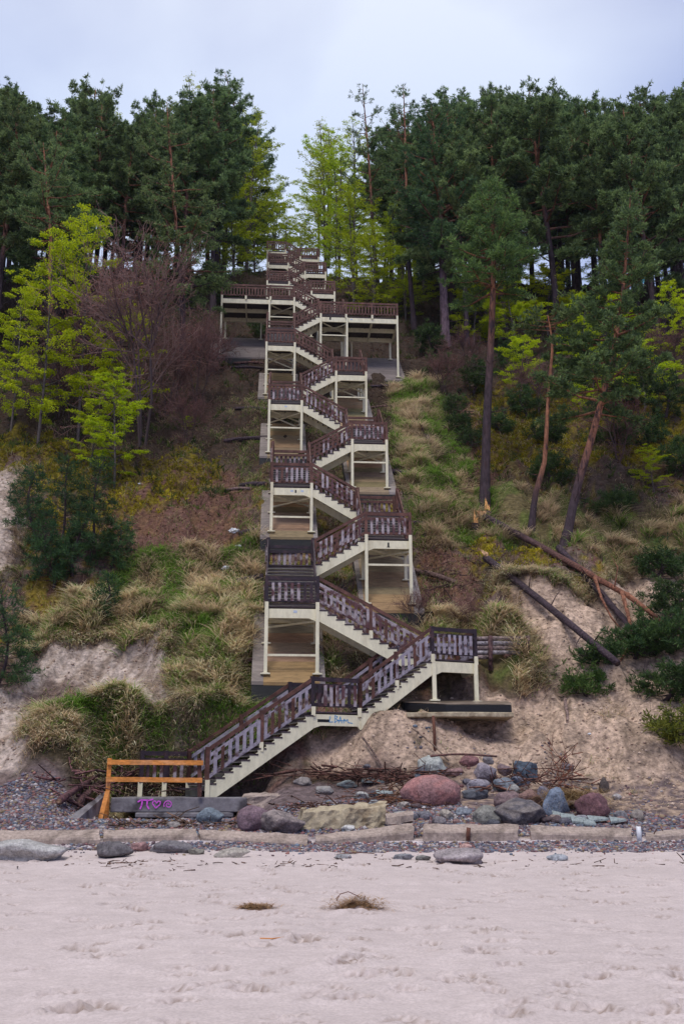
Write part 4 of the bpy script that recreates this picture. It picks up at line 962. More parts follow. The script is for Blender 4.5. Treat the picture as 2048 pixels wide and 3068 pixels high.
def tussocks(cen, per, Lr, green, rg, leanr=(.2, .6), drp=(.3, .8), wr=(.012, .024), spread=.12, comb=.6, pal=None):
    n = len(cen); z = T(cen[:, 0], cen[:, 1]); base = np.column_stack([cen, z])
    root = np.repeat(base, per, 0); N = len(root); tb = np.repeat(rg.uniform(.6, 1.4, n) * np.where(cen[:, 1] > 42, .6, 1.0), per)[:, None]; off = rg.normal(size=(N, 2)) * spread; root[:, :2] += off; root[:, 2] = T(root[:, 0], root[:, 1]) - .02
    ta = np.repeat(rg.uniform(-.6, .6, n) - math.pi / 2, per); a = ta + rg.normal(size=N) * (1.4 - comb)
    d = np.stack([np.cos(a), np.sin(a), np.zeros(N)], 1); d[:, :2] += off * 1.0; d[:, :2] /= np.linalg.norm(d[:, :2], axis=1)[:, None]
    L = rg.uniform(*Lr, N) * np.repeat(rg.uniform(.45, 1.35, n), per); ln = rg.uniform(*leanr, N); w = rg.uniform(*wr, N)
    if pal is None:
        g = (np.repeat(green, per) > rg.random(N))[:, None]; q = rg.random((N, 1))
        dry = np.clip(np.array([.78, .57, .36]) * (.6 + .6 * q) * tb, 0, .9); dryt = np.clip(np.array([.95, .77, .54]) * (.8 + .4 * q) * (.5 + .5 * tb), 0, .95)
        gr = np.array([.13, .28, .04]) * (.6 + .8 * q) * tb; grt = np.array([.30, .46, .09]) * (.6 + .7 * q)
        c = np.where(g, gr, dry * .8); t = np.where(g, grt, dryt)
    else: q = rg.random((N, 1)); c = np.array(pal[0]) * (.6 + .8 * q); t = np.array(pal[1]) * (.6 + .8 * q)
    return blades(root, d, L, ln, w, c, t, rg, rg.uniform(*drp, N))
def fade(c, a, b): return c[(c[:, 1] > a) & (c[:, 1] < b)]
g0 = sample_zone('grass', 5200, rg); g0 = g0[~under_stairs(g0[:, 0], g0[:, 1])]
gn = fbm(g0[:, 0] * .55, g0[:, 1] * .45, 3, 60); gn = np.where((g0[:, 0] > 5) & (g0[:, 1] < 40), gn * .3 - .15, gn); gn = np.where((g0[:, 0] > 9) & (g0[:, 1] > 41), gn + .2, gn); gn = np.where((g0[:, 0] > 4) & (g0[:, 0] < 9) & (g0[:, 1] > 44), gn - .12, gn)
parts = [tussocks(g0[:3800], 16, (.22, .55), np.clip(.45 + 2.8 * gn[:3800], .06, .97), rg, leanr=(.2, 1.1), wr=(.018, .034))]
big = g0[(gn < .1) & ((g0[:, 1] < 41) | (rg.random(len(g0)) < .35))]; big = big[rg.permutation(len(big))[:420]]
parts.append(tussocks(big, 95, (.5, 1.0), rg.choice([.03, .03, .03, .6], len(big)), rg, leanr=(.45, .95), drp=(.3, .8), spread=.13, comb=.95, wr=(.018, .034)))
# scattered over bare ground, edges of slabs, between boards
k = 2600; ex = np.stack([rg.uniform(-14, 20, k), 33.5 + 26 * rg.random(k) ** 1.3], 1); s_ = zone('sand', ex[:, 0], ex[:, 1]); ex = ex[(s_ < .3) & ~under_stairs(ex[:, 0], ex[:, 1])]
parts.append(tussocks(ex, 18, (.15, .42), np.full(len(ex), .38), rg, spread=.16))
ex = np.stack([rg.uniform(-1.8, 8, 900), rg.uniform(34, 60, 900)], 1); ex = ex[~under_stairs(ex[:, 0], ex[:, 1])]
parts.append(tussocks(ex, 26, (.2, .5), np.full(len(ex), .6), rg, spread=.16))
sd_ = sample_zone('sand', 500, rg); sd_ = sd_[fbm(sd_[:, 0] * .4, sd_[:, 1] * .4, 2, 66) > .18]
parts.append(tussocks(sd_, 14, (.1, .35), np.full(len(sd_), .1), rg))
# hair of dry grass hanging over the lower scarp on the left
hk = 260; hu = rg.uniform(-7.9, -2.2, hk); hv = 33.2 + .35 * rg.normal(size=hk) + .25 * np.sin(hu * 1.3)
parts.append(tussocks(np.stack([hu, hv], 1), 30, (.35, .8), np.full(hk, .12), rg, leanr=(.15, .5), drp=(.6, 1.1), comb=.8, wr=(.014, .026)))
v_, f_, c_ = join(parts)
obj('dune_grass', mesh_np('dune_grass', v_, f_, c_), M_grass, label='dry tan and green dune grass covering the slope', cat='grass', kind='stuff')

# overhanging turf along the lips of the sand faces
def lip(poly, i0, i1, n, per=46):
    P = np.array([poly[i % len(poly)] for i in range(i0, i1 + 1)]); s_ = np.linspace(0, len(P) - 1.001, n); k = s_.astype(int); f = (s_ - k)[:, None]; C = P[k] * (1 - f) + P[k + 1] * f
    C = C + rg.normal(size=C.shape) * np.array([.15, .12]) + np.array([0, .25]); return C
lips = np.concatenate([lip(ZONES['sand'][0], 0, 7, 120), lip(ZONES['sand'][3], 0, 6, 150), lip(ZONES['sand'][3], 16, 20, 70), lip(ZONES['sand'][1], 1, 4, 30)]); lips = lips[~under_stairs(lips[:, 0], lips[:, 1])]
v_, f_, c_ = join([tussocks(lips, 46, (.3, .75), rg.choice([.05, .05, .4], len(lips)), rg, leanr=(.2, .6), drp=(.7, 1.15), spread=.12, comb=1.0, wr=(.014, .026)),
                   tussocks(lips + np.array([0, -.12]), 16, (.3, .8), None, rg, leanr=(.5, .8), drp=(.9, 1.2), spread=.12, comb=1.2, wr=(.008, .014), pal=((.07, .045, .035), (.14, .09, .07)))])
obj('overhanging_turf', mesh_np('overhanging_turf', v_, f_, c_), M_grass, label='turf and roots hanging over the edges of the bare sand faces', cat='grass', kind='stuff')

# moss: dense low tufts
ms = sample_zone('moss', 20000, rg); mn = fbm(ms[:, 0] * 1.1, ms[:, 1] * 1.1, 3, 61); ms = ms[mn > -.12]
P_ = np.column_stack([ms, T(ms[:, 0], ms[:, 1]) + .02]); v_, f_, c_ = needles(P_, np.zeros((len(P_), 3)), rg, 7, (.08, .2), .05, (.17, .14, .012), (.48, .40, .03), up=.9)
c_ = c_ * np.where(v_[:, 1] > 47, .62, 1.0)[:, None] * (.8 + .8 * np.clip(pn(v_[:, 0] * 1.5, v_[:, 1] * 1.2, 88) + .3, 0, 1))[:, None]  # moss farther up the slope darkened: shade painted into its colour, plus patchy tone
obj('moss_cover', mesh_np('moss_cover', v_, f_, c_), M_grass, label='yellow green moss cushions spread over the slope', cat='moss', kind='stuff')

# leaf litter and low twiggy growth on the forest floor
k = 42000; lu = rg.uniform(-22, 36, k); lv = 38 + 50 * rg.random(k) ** 1.1
ok = (zone('sand', lu, lv) < .2) & (zone('grass', lu, lv) < .5 * rg.random(k) + .1) & ~under_stairs(lu, lv); lu, lv = lu[ok], lv[ok]
P_ = np.column_stack([lu, lv, T(lu, lv) + .03]); v_, f_, c_ = leaves(P_, rg, (.08, .17), (.06, .025, .018), (.19, .085, .055), .8)
k = 9000; bu = rg.uniform(-22, 38, k); bv = 46 + 50 * rg.random(k); bnn = fbm(bu * .35, bv * .35, 3, 63); ok = (bnn > .0) & ~under_stairs(bu, bv) & (zone('grass', bu, bv) < .3) & (np.abs(bu - 2) > 3.5); bu, bv = bu[ok], bv[ok]
P_ = np.column_stack([bu, bv, T(bu, bv) + .05]); hh = rg.random(len(P_)); n2_ = needles(P_, np.zeros((len(P_), 3)), rg, 9, (.15, .55), .06, (.02, .04, .015), (.10, .13, .025), up=1.0)
k = 5000; tu = rg.uniform(-20, 34, k); tv = 40 + 40 * rg.random(k); tn = fbm(tu * .4, tv * .4, 3, 64); ok = (tn > .05) & ~under_stairs(tu, tv) & (zone('sand', tu, tv) < .2); tu, tv = tu[ok], tv[ok]
n3_ = tussocks(np.stack([tu, tv], 1), 12, (.3, .9), None, rg, leanr=(-.3, .5), drp=(0, .3), wr=(.012, .02), spread=.2, comb=-.4, pal=((.07, .045, .04), (.16, .10, .08)))
v_, f_, c_ = join([(v_, f_, c_), n2_, n3_])
obj('forest_floor_litter', mesh_np('forest_floor_litter', v_, f_, c_), M_grass, label='brown leaf litter, twigs and low growth under the trees', cat='undergrowth', kind='stuff')

# ------------------------------------------------------------------ shingle
import bmesh
def ico(sub):
    bm = bmesh.new(); bmesh.ops.create_icosphere(bm, subdivisions=sub, radius=1.0); V = np.array([v.co[:] for v in bm.verts]); F = np.array([[v.index for v in f.verts] for f in bm.faces]); bm.free(); return V, F
IV, IF = ico(1)
PEBC = np.array([(.22, .10, .10), (.13, .12, .16), (.09, .09, .12), (.30, .24, .24), (.34, .16, .14), (.17, .15, .20), (.24, .20, .22), (.12, .07, .08), (.50, .46, .46), (.16, .20, .26), (.30, .22, .13)])
def pebbles(u, v, r, rg, lift=.2):
    n = len(u); z = T(u, v); s = r[:, None] * rg.uniform(.6, 1.25, (n, 3)); s[:, 2] *= .65; a = rg.uniform(0, 6.28, n)
    J = IV[None] * (1 + rg.uniform(-.18, .18, (n, len(IV), 1))); V = J * s[:, None, :]
    x = V[..., 0] * np.cos(a)[:, None] - V[..., 1] * np.sin(a)[:, None]; y = V[..., 0] * np.sin(a)[:, None] + V[..., 1] * np.cos(a)[:, None]
    V = np.stack([x + u[:, None], y + v[:, None], V[..., 2] + (z + s[:, 2] * lift)[:, None]], -1).reshape(-1, 3)
    F = (IF[None] + (np.arange(n) * len(IV))[:, None, None]).reshape(-1, 3); c = PEBC[rg.integers(0, len(PEBC), n)] * rg.uniform(.7, 1.3, (n, 1)); return V, F, np.repeat(c, len(IV), 0)
U, V_, RR = [], [], []
def zonep(n, u0, u1, v0, v1, r0, r1, keep=None):
    u = rg.uniform(u0, u1, n); v = rg.uniform(v0, v1, n); r = r0 + (r1 - r0) * rg.random(n) ** 2.5
    if keep is not None: k = keep(u, v); u, v, r = u[k], v[k], r[k]
    U.append(u); V_.append(v); RR.append(r)
zonep(26000, -12, -4.9, 25.2, 32.6, .02, .075, lambda u, v: v < 31.6 + .8 * fbm(u * .6, v * 0, 2, 70))
zonep(24000, -5, 10.5, 25.2, 30.2, .02, .08, lambda u, v: (v < 28.3 + 1.8 * fbm(u * .5, v * .5, 2, 71)) & ((u > -.3) | (v < 28.6)) )
zonep(7000, -.5, 5.5, 27.5, 31.5, .02, .08, lambda u, v: v < 30.0 + 1.8 * fbm(u * .6, v * .6, 2, 74))
zonep(9000, 8, 16, 25.2, 28.4, .02, .08, lambda u, v: v < 27.2 + 1.2 * fbm(u * .5, v * .5, 2, 71))
zonep(12000, -4.5, 13.5, 22.9, 24.68, .018, .065, lambda u, v: (v > 24.1 - np.clip(.6 + (u + 3) * .1, 0, 1.1) + .5 * fbm(u * .7, v * 2, 2, 72)) )
zonep(1500, -9, 14, 22.4, 24.6, .015, .05, lambda u, v: rg.random(len(u)) < .4)
zonep(900, 3, 12, 29, 33, .03, .09, lambda u, v: fbm(u * .7, v * .7, 2, 73) > .1)
_cl = sample_zone('sand', 9000, rg); _r = .015 + .055 * rg.random(len(_cl)) ** 3
_pc = PEBC.copy(); PEBC = np.array([(.42, .30, .22), (.33, .23, .17), (.22, .15, .12), (.5, .38, .3)]); v_, f_, c_ = pebbles(_cl[:, 0], _cl[:, 1], _r, rg, .1); PEBC = _pc * .78
obj('sand_clods', mesh_np('sand_clods', v_, f_, c_, True), M_peb, label='crumbled clods of sand lying on the bare sand faces', cat='sand', kind='stuff')
v_, f_, c_ = pebbles(np.concatenate(U), np.concatenate(V_), np.concatenate(RR), rg)
obj('shingle', mesh_np('shingle', v_, f_, c_, True), M_peb, label='red, grey and mauve beach pebbles behind and before the concrete wall', cat='pebbles', kind='stuff')

# ------------------------------------------------------------------ boulders
I3V, I3F = ico(4)
def rock_mesh(seed, sx, sy, sz, col, ang=.0, rough=.22, col2=None):
    rg = np.random.default_rng(seed); V = I3V.copy(); n = rg.normal(size=(13, 3)); n = unit(n)
    for k in n:
        d = V @ k; lim = rg.uniform(.55, .92) if ang > .35 else rg.uniform(.7, .98); ex = np.clip(d - lim, 0, None); V = V - k[None] * ex[:, None] * (.35 + .65 * ang)
    o = rg.uniform(0, 50, 3)
    nz = np.array([mnoise.fractal(Vector(p * 1.3 + o), .9, 2.1, 5) for p in V]); V = V * (1 + rough * nz[:, None] * .8)
    V = V * np.array([sx, sy, sz]); c = np.array(col)[None] * (1 + .25 * nz[:, None])
    if col2 is not None:
        m2 = np.array([mnoise.noise(Vector(p * 2.2 + o)) for p in I3V]); c = np.where((m2 > .12)[:, None], np.array(col2)[None], c)
    return mesh_np('boulder', V, I3F, np.clip(c, .01, 1), True)
rk = 0
def rock(x0, x1, y0, y1, col, label, ang=0., depth=.8, tilt=0., sink=.25, v=None, col2=None, rough=.21, name='boulder', zb=None):
    "outline of the stone in the photograph, turned once into a place and a size"
    global rk; rk += 1; g_ = sum(col) / 3; col = tuple(.66 * q + .34 * g_ for q in col); ang = ang * .7 + .3; xc = (x0 + x1) / 2; b = hit(xc, y1) if v is None else at(xc, y1, v)
    wpx = (x1 - x0) / 2; r = wpx / 2987 * b[1]; vc = b[1] + r * depth * .5; tp = at(xc, y0, vc)[2]; gz = (T(b[0], vc) if zb is None else zb) if v is None else b[2]
    h = max(.08, tp - b[2]); sz = h * (.5 + sink * .5); me = rock_mesh(900 + rk, r * 1.04, r * depth, sz, col, ang, rough, col2)
    p = at(xc, (y0 + y1) / 2, vc); p[2] = tp - sz * .97
    o = obj(name, me, M_rock, label=label, cat='boulder' if r > .35 else 'stone'); o.location = p; o.rotation_euler = (0, tilt, R.uniform(-.15, .15)); return o
rock(1204, 1382, 2323, 2417, (.33, .13, .125), 'largest boulder, rounded pinkish red, with a small grey stone on top', depth=.75, rough=.08, col2=(.36, .17, .16))
rock(1268, 1295, 2339, 2362, (.20, .22, .26), 'small grey stone lying on the big pinkish red boulder', v=None, ang=.5, name='stone').location = at(1282, 2348, hit(1293, 2417)[1] + .35)
rock(1253, 1336, 2264, 2322, (.38, .40, .36), 'pale greenish white boulder behind the big red one', tilt=.35)
rock(1372, 1434, 2264, 2300, (.26, .09, .09), 'dark red stone at the back of the boulder heap', ang=.6)
rock(1414, 1490, 2287, 2344, (.25, .20, .24), 'mauve grey boulder in the middle of the heap below the sand', ang=.3)
rock(1486, 1534, 2286, 2326, (.22, .13, .14), 'brownish mauve stone left of the dark blue boulder', ang=.3)
rock(1532, 1610, 2266, 2344, (.055, .085, .13), 'dark blue grey angular boulder at the top of the heap', ang=.8, col2=(.09, .12, .16))
rock(1392, 1476, 2334, 2374, (.24, .21, .26), 'lilac grey rounded boulder right of the big red one', ang=.1)
rock(1378, 1470, 2360, 2396, (.10, .11, .14), 'long dark grey boulder touching the big red one', ang=.2)
rock(1476, 1548, 2322, 2374, (.16, .19, .24), 'blue grey boulder in the centre of the heap', ang=.4)
rock(1510, 1558, 2349, 2378, (.34, .33, .30), 'small pale stone among the blue grey boulders', ang=.2)
rock(1526, 1588, 2320, 2358, (.11, .12, .18), 'dark bluish stone under the dark blue boulder', ang=.7)
rock(1470, 1568, 2372, 2424, (.21, .12, .12), 'brown mauve boulder below the blue grey ones', ang=.3)
rock(1543, 1630, 2358, 2428, (.24, .11, .085), 'reddish brown boulder behind the big angular one', ang=.4)
rock(1610, 1650, 2350, 2400, (.16, .15, .22), 'purple grey stone between brown and blue boulders', ang=.5)
rock(1627, 1705, 2362, 2448, (.13, .18, .27), 'steep blue grey boulder right of the big angular one', ang=.6)
rock(1470, 1634, 2389, 2476, (.20, .16, .15), 'big angular grey brown boulder just behind the wall', ang=1., col2=(.10, .09, .10))
rock(1410, 1508, 2414, 2470, (.21, .20, .17), 'greenish grey rounded boulder left of the big angular one', ang=.15)
rock(1718, 1830, 2376, 2454, (.19, .065, .075), 'dark red boulder half under a mat of dry grass', ang=.3, depth=.8)
rock(1790, 1825, 2330, 2378, (.10, .07, .06), 'dark brown stone behind the dark red boulder', ang=.3)
rock(1316, 1358, 2424, 2454, (.40, .33, .26), 'small tan stone below the big red boulder', ang=.3, name='stone')
rock(1360, 1412, 2418, 2448, (.20, .23, .28), 'flat grey blue stone between tan stone and green boulder', ang=.4, name='stone')
rock(1158, 1244, 2426, 2468, (.36, .36, .34), 'light grey flat slab stone left of the tan stone', ang=1., name='stone')
rock(1715, 1765, 2438, 2466, (.27, .26, .29), 'grey flat stone right of the blue boulder on the pebbles', ang=.5, name='stone')
rock(1880, 1935, 2424, 2460, (.25, .20, .17), 'brown grey stone at the right on the pebbles', ang=.5, name='stone')
rock(1302, 1452, 2532, 2590, (.34, .27, .28), 'pinkish grey boulder half sunk in the sand before the wall', ang=.5)
rock(1375, 1410, 2528, 2546, (.50, .25, .20), 'small salmon pink stone behind the sunken boulder', name='stone')
rock(585, 667, 2416, 2474, (.14, .19, .24), 'blue grey speckled boulder at the end of the graffiti slab', ang=.3)
rock(700, 812, 2408, 2492, (.20, .105, .14), 'smooth purple boulder right of the graffiti slab', ang=.1, rough=.08)
rock(798, 846, 2426, 2460, (.30, .08, .07), 'brick red stone peeping out behind the purple boulder', ang=.4, name='stone')
rock(770, 910, 2427, 2500, (.20, .15, .145), 'brown grey boulder right of the purple one', ang=.5, col2=(.27, .22, .21))
rock(-70, 206, 2516, 2580, (.40, .38, .36), 'long pale limestone rock on the sand at the left edge', ang=.8, depth=.5, rough=.25)
rock(292, 398, 2508, 2570, (.14, .12, .13), 'dark grey craggy rock in front of the wall on the left', ang=.9)
rock(392, 444, 2521, 2552, (.33, .15, .14), 'small pink rock between two dark rocks before the wall', ang=.2, name='stone')
rock(455, 572, 2513, 2557, (.16, .14, .155), 'dark grey rounded rock before the wall under the steps', ang=.3)
rock(635, 748, 2541, 2571, (.36, .31, .25), 'flat tan rock lying on the pebbles before the wall', ang=.8, depth=.4)
rock(560, 612, 2540, 2560, (.20, .18, .14), 'small dark flat stone before the wall joint', ang=.5, name='stone')
rock(1640, 1700, 2560, 2582, (.28, .30, .34), 'pale blue grey flat stone at the edge of the sand', ang=.4, name='stone')
for i in range(46):
    x = R.choice([R.uniform(1240, 1720), R.uniform(1180, 1480), R.uniform(930, 1250), R.uniform(1500, 1900)]); y = R.uniform(2455, 2478) if R.random() < .4 else R.uniform(2300, 2460); w = R.uniform(12, 26)
    c = PEBC[R.randrange(len(PEBC))]; rock(x - w, x + w, y - w * R.uniform(.8, 1.2), y + 2, tuple(c), '%s stone %s' % (('dark red', 'slate grey', 'blackish blue', 'pale mauve', 'salmon red', 'lilac grey', 'mauve brown', 'blackish red', 'whitish', 'steel blue', 'mustard brown')[PEBC.tolist().index(list(c))], 'small and loose ' + ('left of the big red boulder' if x < 1200 else 'below the big red boulder' if x < 1400 else 'in front of the boulder heap' if y > 2400 and x < 1640 else 'on the sand behind the heap' if y < 2360 else 'at the right end of the heap')), ang=R.random() * .6, name='stone')
for o in COL.objects:
    if ' stone small and loose ' in o.get('label', ''): o['group'] = 'loose stones among the boulders'

for (x0, x1, y0, y1, c, lb, an) in ((935, 1000, 2352, 2380, (.30, .27, .25), 'flat grey brown stone slab in the drift pile under the lowest flight', 1), (1010, 1075, 2338, 2362, (.16, .19, .19), 'dark greenish board like stone in the drift pile', 1),
        (1052, 1110, 2372, 2398, (.38, .37, .34), 'pale flat stone left of the big red boulder among twigs', 1), (880, 935, 2330, 2356, (.24, .20, .19), 'brown flat stone below the sand bank', 1), (1108, 1160, 2395, 2420, (.22, .24, .26), 'greyish tilted stone touching the yellowish lump', .9),
        (1250, 1300, 2428, 2452, (.15, .14, .17), 'dark stone just below the big red boulder', .5), (1190, 1232, 2402, 2424, (.30, .25, .22), 'brownish stone tucked under the left side of the red boulder', .5), (1560, 1600, 2428, 2450, (.26, .24, .24), 'grey stone wedged right of the angular boulder', .6),
        (1640, 1690, 2440, 2464, (.30, .20, .17), 'reddish flat stone below the steep blue grey boulder', .6), (1835, 1880, 2430, 2462, (.18, .17, .19), 'dark stone right of the dark red boulder', .6), (920, 960, 2458, 2480, (.28, .24, .22), 'small stone between brown grey boulder and wall', .5),
        (1440, 1480, 2262, 2290, (.20, .17, .18), 'brown grey stone on the sand above the heap', .5), (1340, 1385, 2300, 2326, (.30, .14, .13), 'reddish stone behind the right side of the big red boulder', .4), (500, 545, 2462, 2482, (.25, .21, .19), 'grey brown stone before the hollow under the slab', .5),
        (1000, 1050, 2558, 2576, (.26, .25, .26), 'grey pebble like stone at the sand edge in the middle', .3), (1180, 1235, 2556, 2578, (.22, .22, .24), 'grey flat stone left of the sunken pinkish boulder', .5), (1240, 1290, 2560, 2580, (.20, .19, .17), 'dark flat stone touching the sunken pinkish boulder', .5), (1020, 1062, 2470, 2492, (.5, .48, .45), 'whitish stone on the shingle behind the tilted wall block', .4)):
    rock(x0, x1, y0, y1, c, lb, ang=an, name='stone')

# ------------------------------------------------------------------ low concrete wall of tilted blocks
def rough_block(secs, col_mat, label, name, cat, seed=0, amp=.02, nx=14):
    "block swept between two end sections (lists of points), chipped a little"
    a = np.array(secs[0], float); b = np.array(secs[1], float); n = len(a); rg_ = np.random.default_rng(seed); o = (a.mean(0) + b.mean(0)) / 2
    def dens(s): # subdivide the outline
        out = []
        for i in range(n):
            p, q = s[i], s[(i + 1) % n]; k = max(1, int(np.linalg.norm(q - p) / .10))
            for j in range(k): out.append(p + (q - p) * j / k)
        return np.array(out)
    A = dens(a); kk = len(A)
    def densb(s):
        out = []
        for i in range(n):
            k = max(1, int(np.linalg.norm(a[(i + 1) % n] - a[i]) / .10)); p, q = s[i], s[(i + 1) % n]
            for j in range(k): out.append(p + (q - p) * j / k)
        return np.array(out)
    B = densb(b); V = []
    for i in range(nx + 1):
        t = i / nx; ring = A * (1 - t) + B * t; c = ring.mean(0)
        for p in ring:
            nz = mnoise.fractal(Vector(p * 3.1), .8, 2, 4); e = mnoise.noise(Vector(p * 1.1 + 7))
            V.append(p + unit((p - c)[None])[0] * amp * (nz * 1.6 + (e * 1.2 if i in (0, nx) else 0)) + (np.array([1, 0, 0]) * amp * 2.5 * nz if i in (0, nx) else 0))
    F = [[i * kk + j, i * kk + (j + 1) % kk, (i + 1) * kk + (j + 1) % kk, (i + 1) * kk + j] for i in range(nx) for j in range(kk)]
    F += [list(range(kk))[::-1], [nx * kk + j for j in range(kk)]]
    me = bpy.data.meshes.new(name); me.from_pydata([tuple(np.array(p) - o) for p in V], [], F); me.update()
    bm = bmesh.new(); bm.from_mesh(me); bmesh.ops.recalc_face_normals(bm, faces=bm.faces); bm.to_mesh(me); bm.free()
    ob = obj(name, me, col_mat, None, label=label, cat=cat); ob.location = o; return ob
def wall(x0, x1, yb0, yb1, yf0, yf1, v0, v1, label, seed):
    x0 += 7; x1 -= 7
    def sec(x, yb, yf, v):
        f = at(x, yf, v); b = at(x, yb, v + .42); return [(f[0], v + .01, f[2] - .55), (f[0], v, f[2] - .05), (f[0], v + .03, f[2]), (b[0], v + .42, b[2] - .02), (b[0], v + .47, b[2] - .05), (b[0], v + .5, b[2] - .6)]
    return rough_block([sec(x0, yb0, yf0, v0), sec(x1, yb1, yf1, v1)], M_conc, label, 'concrete_block', 'concrete block', seed, .018)
wall(-160, 305, 2487, 2483, 2514, 2511, 24.6, 24.5, 'concrete wall block at the left end, behind the pale limestone rock', 1)
wall(304, 596, 2484, 2480, 2507, 2502, 24.75, 24.9, 'concrete wall block below the graffiti slab, behind the dark craggy rock', 2)
wall(590, 930, 2484, 2498, 2506, 2524, 24.9, 24.3, 'concrete wall block tilted down to the right below the brown grey boulder', 3)
wall(938, 1244, 2500, 2464, 2516, 2491, 24.4, 24.9, 'concrete wall block tilted up to the right in the middle of the row', 4)
wall(1262, 1560, 2468, 2467, 2489, 2490, 24.8, 24.8, 'concrete wall block with rusty bar below the big angular boulder', 5)
wall(1582, 1898, 2471, 2480, 2494, 2502, 24.8, 24.7, 'concrete wall block second from the right end', 6)
wall(1928, 2200, 2492, 2468, 2506, 2486, 24.7, 24.9, 'concrete wall block with rusty loop at the right end', 7)
def bar(pts, r, mt, label, name, cat, group=None, col=None, sides=6):
    o = np.array(pts[0], float); P = np.array(pts, float) - o
    c = (lambda t: np.array(col)) if col is not None else None
    ob = obj(name, tube_mesh(name, P, [r] * len(P) if np.isscalar(r) else r, sides, .05, 3, col=c), mt, None, label=label, cat=cat, group=group); ob.location = o; return ob
p = at(1402, 2520, 24.74); bar([p, p + (0, 0, .16), p + (.02, .0, .30)], .05, M_rust, 'rusty stub of iron post on the face of the middle wall block', 'rusty_post', 'iron post')
p = at(1915, 2524, 24.7); bar([p, p + (0, 0, .2), p + (0, 0, .36)], .06, M_white, 'whitish broken drain pipe in the gap near the right end of the wall', 'drain_pipe', 'pipe')
p = at(1958, 2500, 24.72); bar([p, p + (.05, -.06, .12), p + (.16, -.08, .14), p + (.22, -.02, .08)], .012, M_rust, 'rusty iron loop sticking out of the right end wall block', 'iron_loop', 'iron loop')

# broken concrete lumps behind the wall
def lump(pts_front, h, depth, label, seed, amp=.05, mt=M_yconc):
    a, b = pts_front; s = lambda p: [(p[0], p[1], p[2] - h), (p[0], p[1] + .02, p[2] - .04), (p[0], p[1] + .08, p[2]), (p[0], p[1] + depth, p[2] + .04), (p[0], p[1] + depth + .05, p[2] - h)]
    return rough_block([s(a), s(b)], mt, label, 'concrete_lump', 'broken concrete', seed, amp, 18)
lump((at(905, 2432, 25.9), at(1158, 2412, 26.2)), .62, .8, 'long yellowish broken concrete lump right of the brown grey boulder', 11, .07)
lump((at(728, 2384, 31.0), at(1105, 2372, 31.4)), .55, .9, 'old footing of broken concrete behind, running right from the stair foot', 12, .06, M_conc)
lump((at(1160, 2446, 25.5), at(1240, 2436, 25.7)), .2, .5, 'flat pale paving fragment left of the tan stone', 13, .02, M_conc)
for i, (x, y, w) in enumerate(((1700, 2462, 22), (1735, 2472, 26), (1790, 2470, 30), (1850, 2474, 24), (1765, 2480, 18), (1668, 2455, 14), (1115, 2350, 34), (1150, 2390, 26))):
    b = hit(x, y); r = w / 2987 * b[1]; m = MB(); tz = R.uniform(-.3, .3)
    m.prism([(-r, -r * .6, .02), (r, -r * .4, .02 + tz * r), (r * .9, r * .5, .10), (-r * .8, r * .7, .14)], (0, 0, .05), (.27, .31, .31)); o_ = m.build('tile_fragment', M_rock, None, (0, 0, 0), label=('pale broken tile left of the row, nearest the angular boulder', 'pale broken tile under the dark red boulder', 'largest pale broken tile right of the dark red boulder', 'pale broken tile at the right end of the tile row', 'pale broken tile closest to the wall', 'small pale tile beside the steep blue boulder')[i] if i < 6 else ('pale broken board in the drift pile left of the red boulder', 'lower pale board in the drift pile')[i - 6], cat='rubble', group='broken tiles and boards'); o_.location = b + (0, 0, .03)

# ------------------------------------------------------------------ orange fence at the slab
fn = empty('orange_fence', (-4.7, 30.75, .5), label='new orange painted timber rail fence in front of the graffiti slab', cat='fence')
fo = np.array([-4.7, 30.75, .5]); VF = 30.72
def fpt(x, y, dv=0): return at(x, y, VF + dv) - fo
m = MB(); m.board(fpt(322, 2277), fpt(609, 2279), .14, .05); m.build('rail', M_orange, fn)
m = MB(); m.board(fpt(318, 2328), fpt(606, 2331), .14, .05); m.build('rail', M_orange, fn)
a = fpt(327, 2272); bq = fpt(316, 2470); m = MB(); m.prism([(a[0] - .06, .03, a[2]), (a[0] + .06, .03, a[2]), (bq[0] + .06, .03, bq[2] - .15), (bq[0] - .06, .03, bq[2] - .15)], (0, .1, 0)); m.build('post', M_orange, fn)
a = fpt(322, 2372, -.1); bq = fpt(293, 2485, -.45); m = MB(); m.prism([a - (.065, 0, 0), a + (.065, 0, 0), bq + (.065, 0, 0), bq - (.065, 0, 0)], (0, -.05, 0)); m.build('brace', M_orange, fn)
a = fpt(597, 2272); bq = fpt(597, 2388); m = MB(); m.prism([(a[0] - .06, .03, a[2]), (a[0] + .06, .03, a[2]), (bq[0] + .06, .03, bq[2]), (bq[0] - .06, .03, bq[2])], (0, .06, 0)); m.build('post', M_brown, fn)
a, b = at(305, 2378, 30.9), at(180, 2480, 27.8)
rough_block([[(a[0], a[1], a[2] - .35), (a[0], a[1], a[2]), (a[0] + .1, a[1] + .4, a[2]), (a[0] + .1, a[1] + .4, a[2] - .35)], [(b[0], b[1], b[2] - .2), (b[0], b[1], b[2] + .1), (b[0] + .3, b[1] + .3, b[2] + .12), (b[0] + .3, b[1] + .3, b[2] - .2)]],
            M_conc2, 'dark mouldy concrete beam slanting down from the graffiti slab to the pebbles', 'concrete_beam', 'concrete beam', 21, .03)

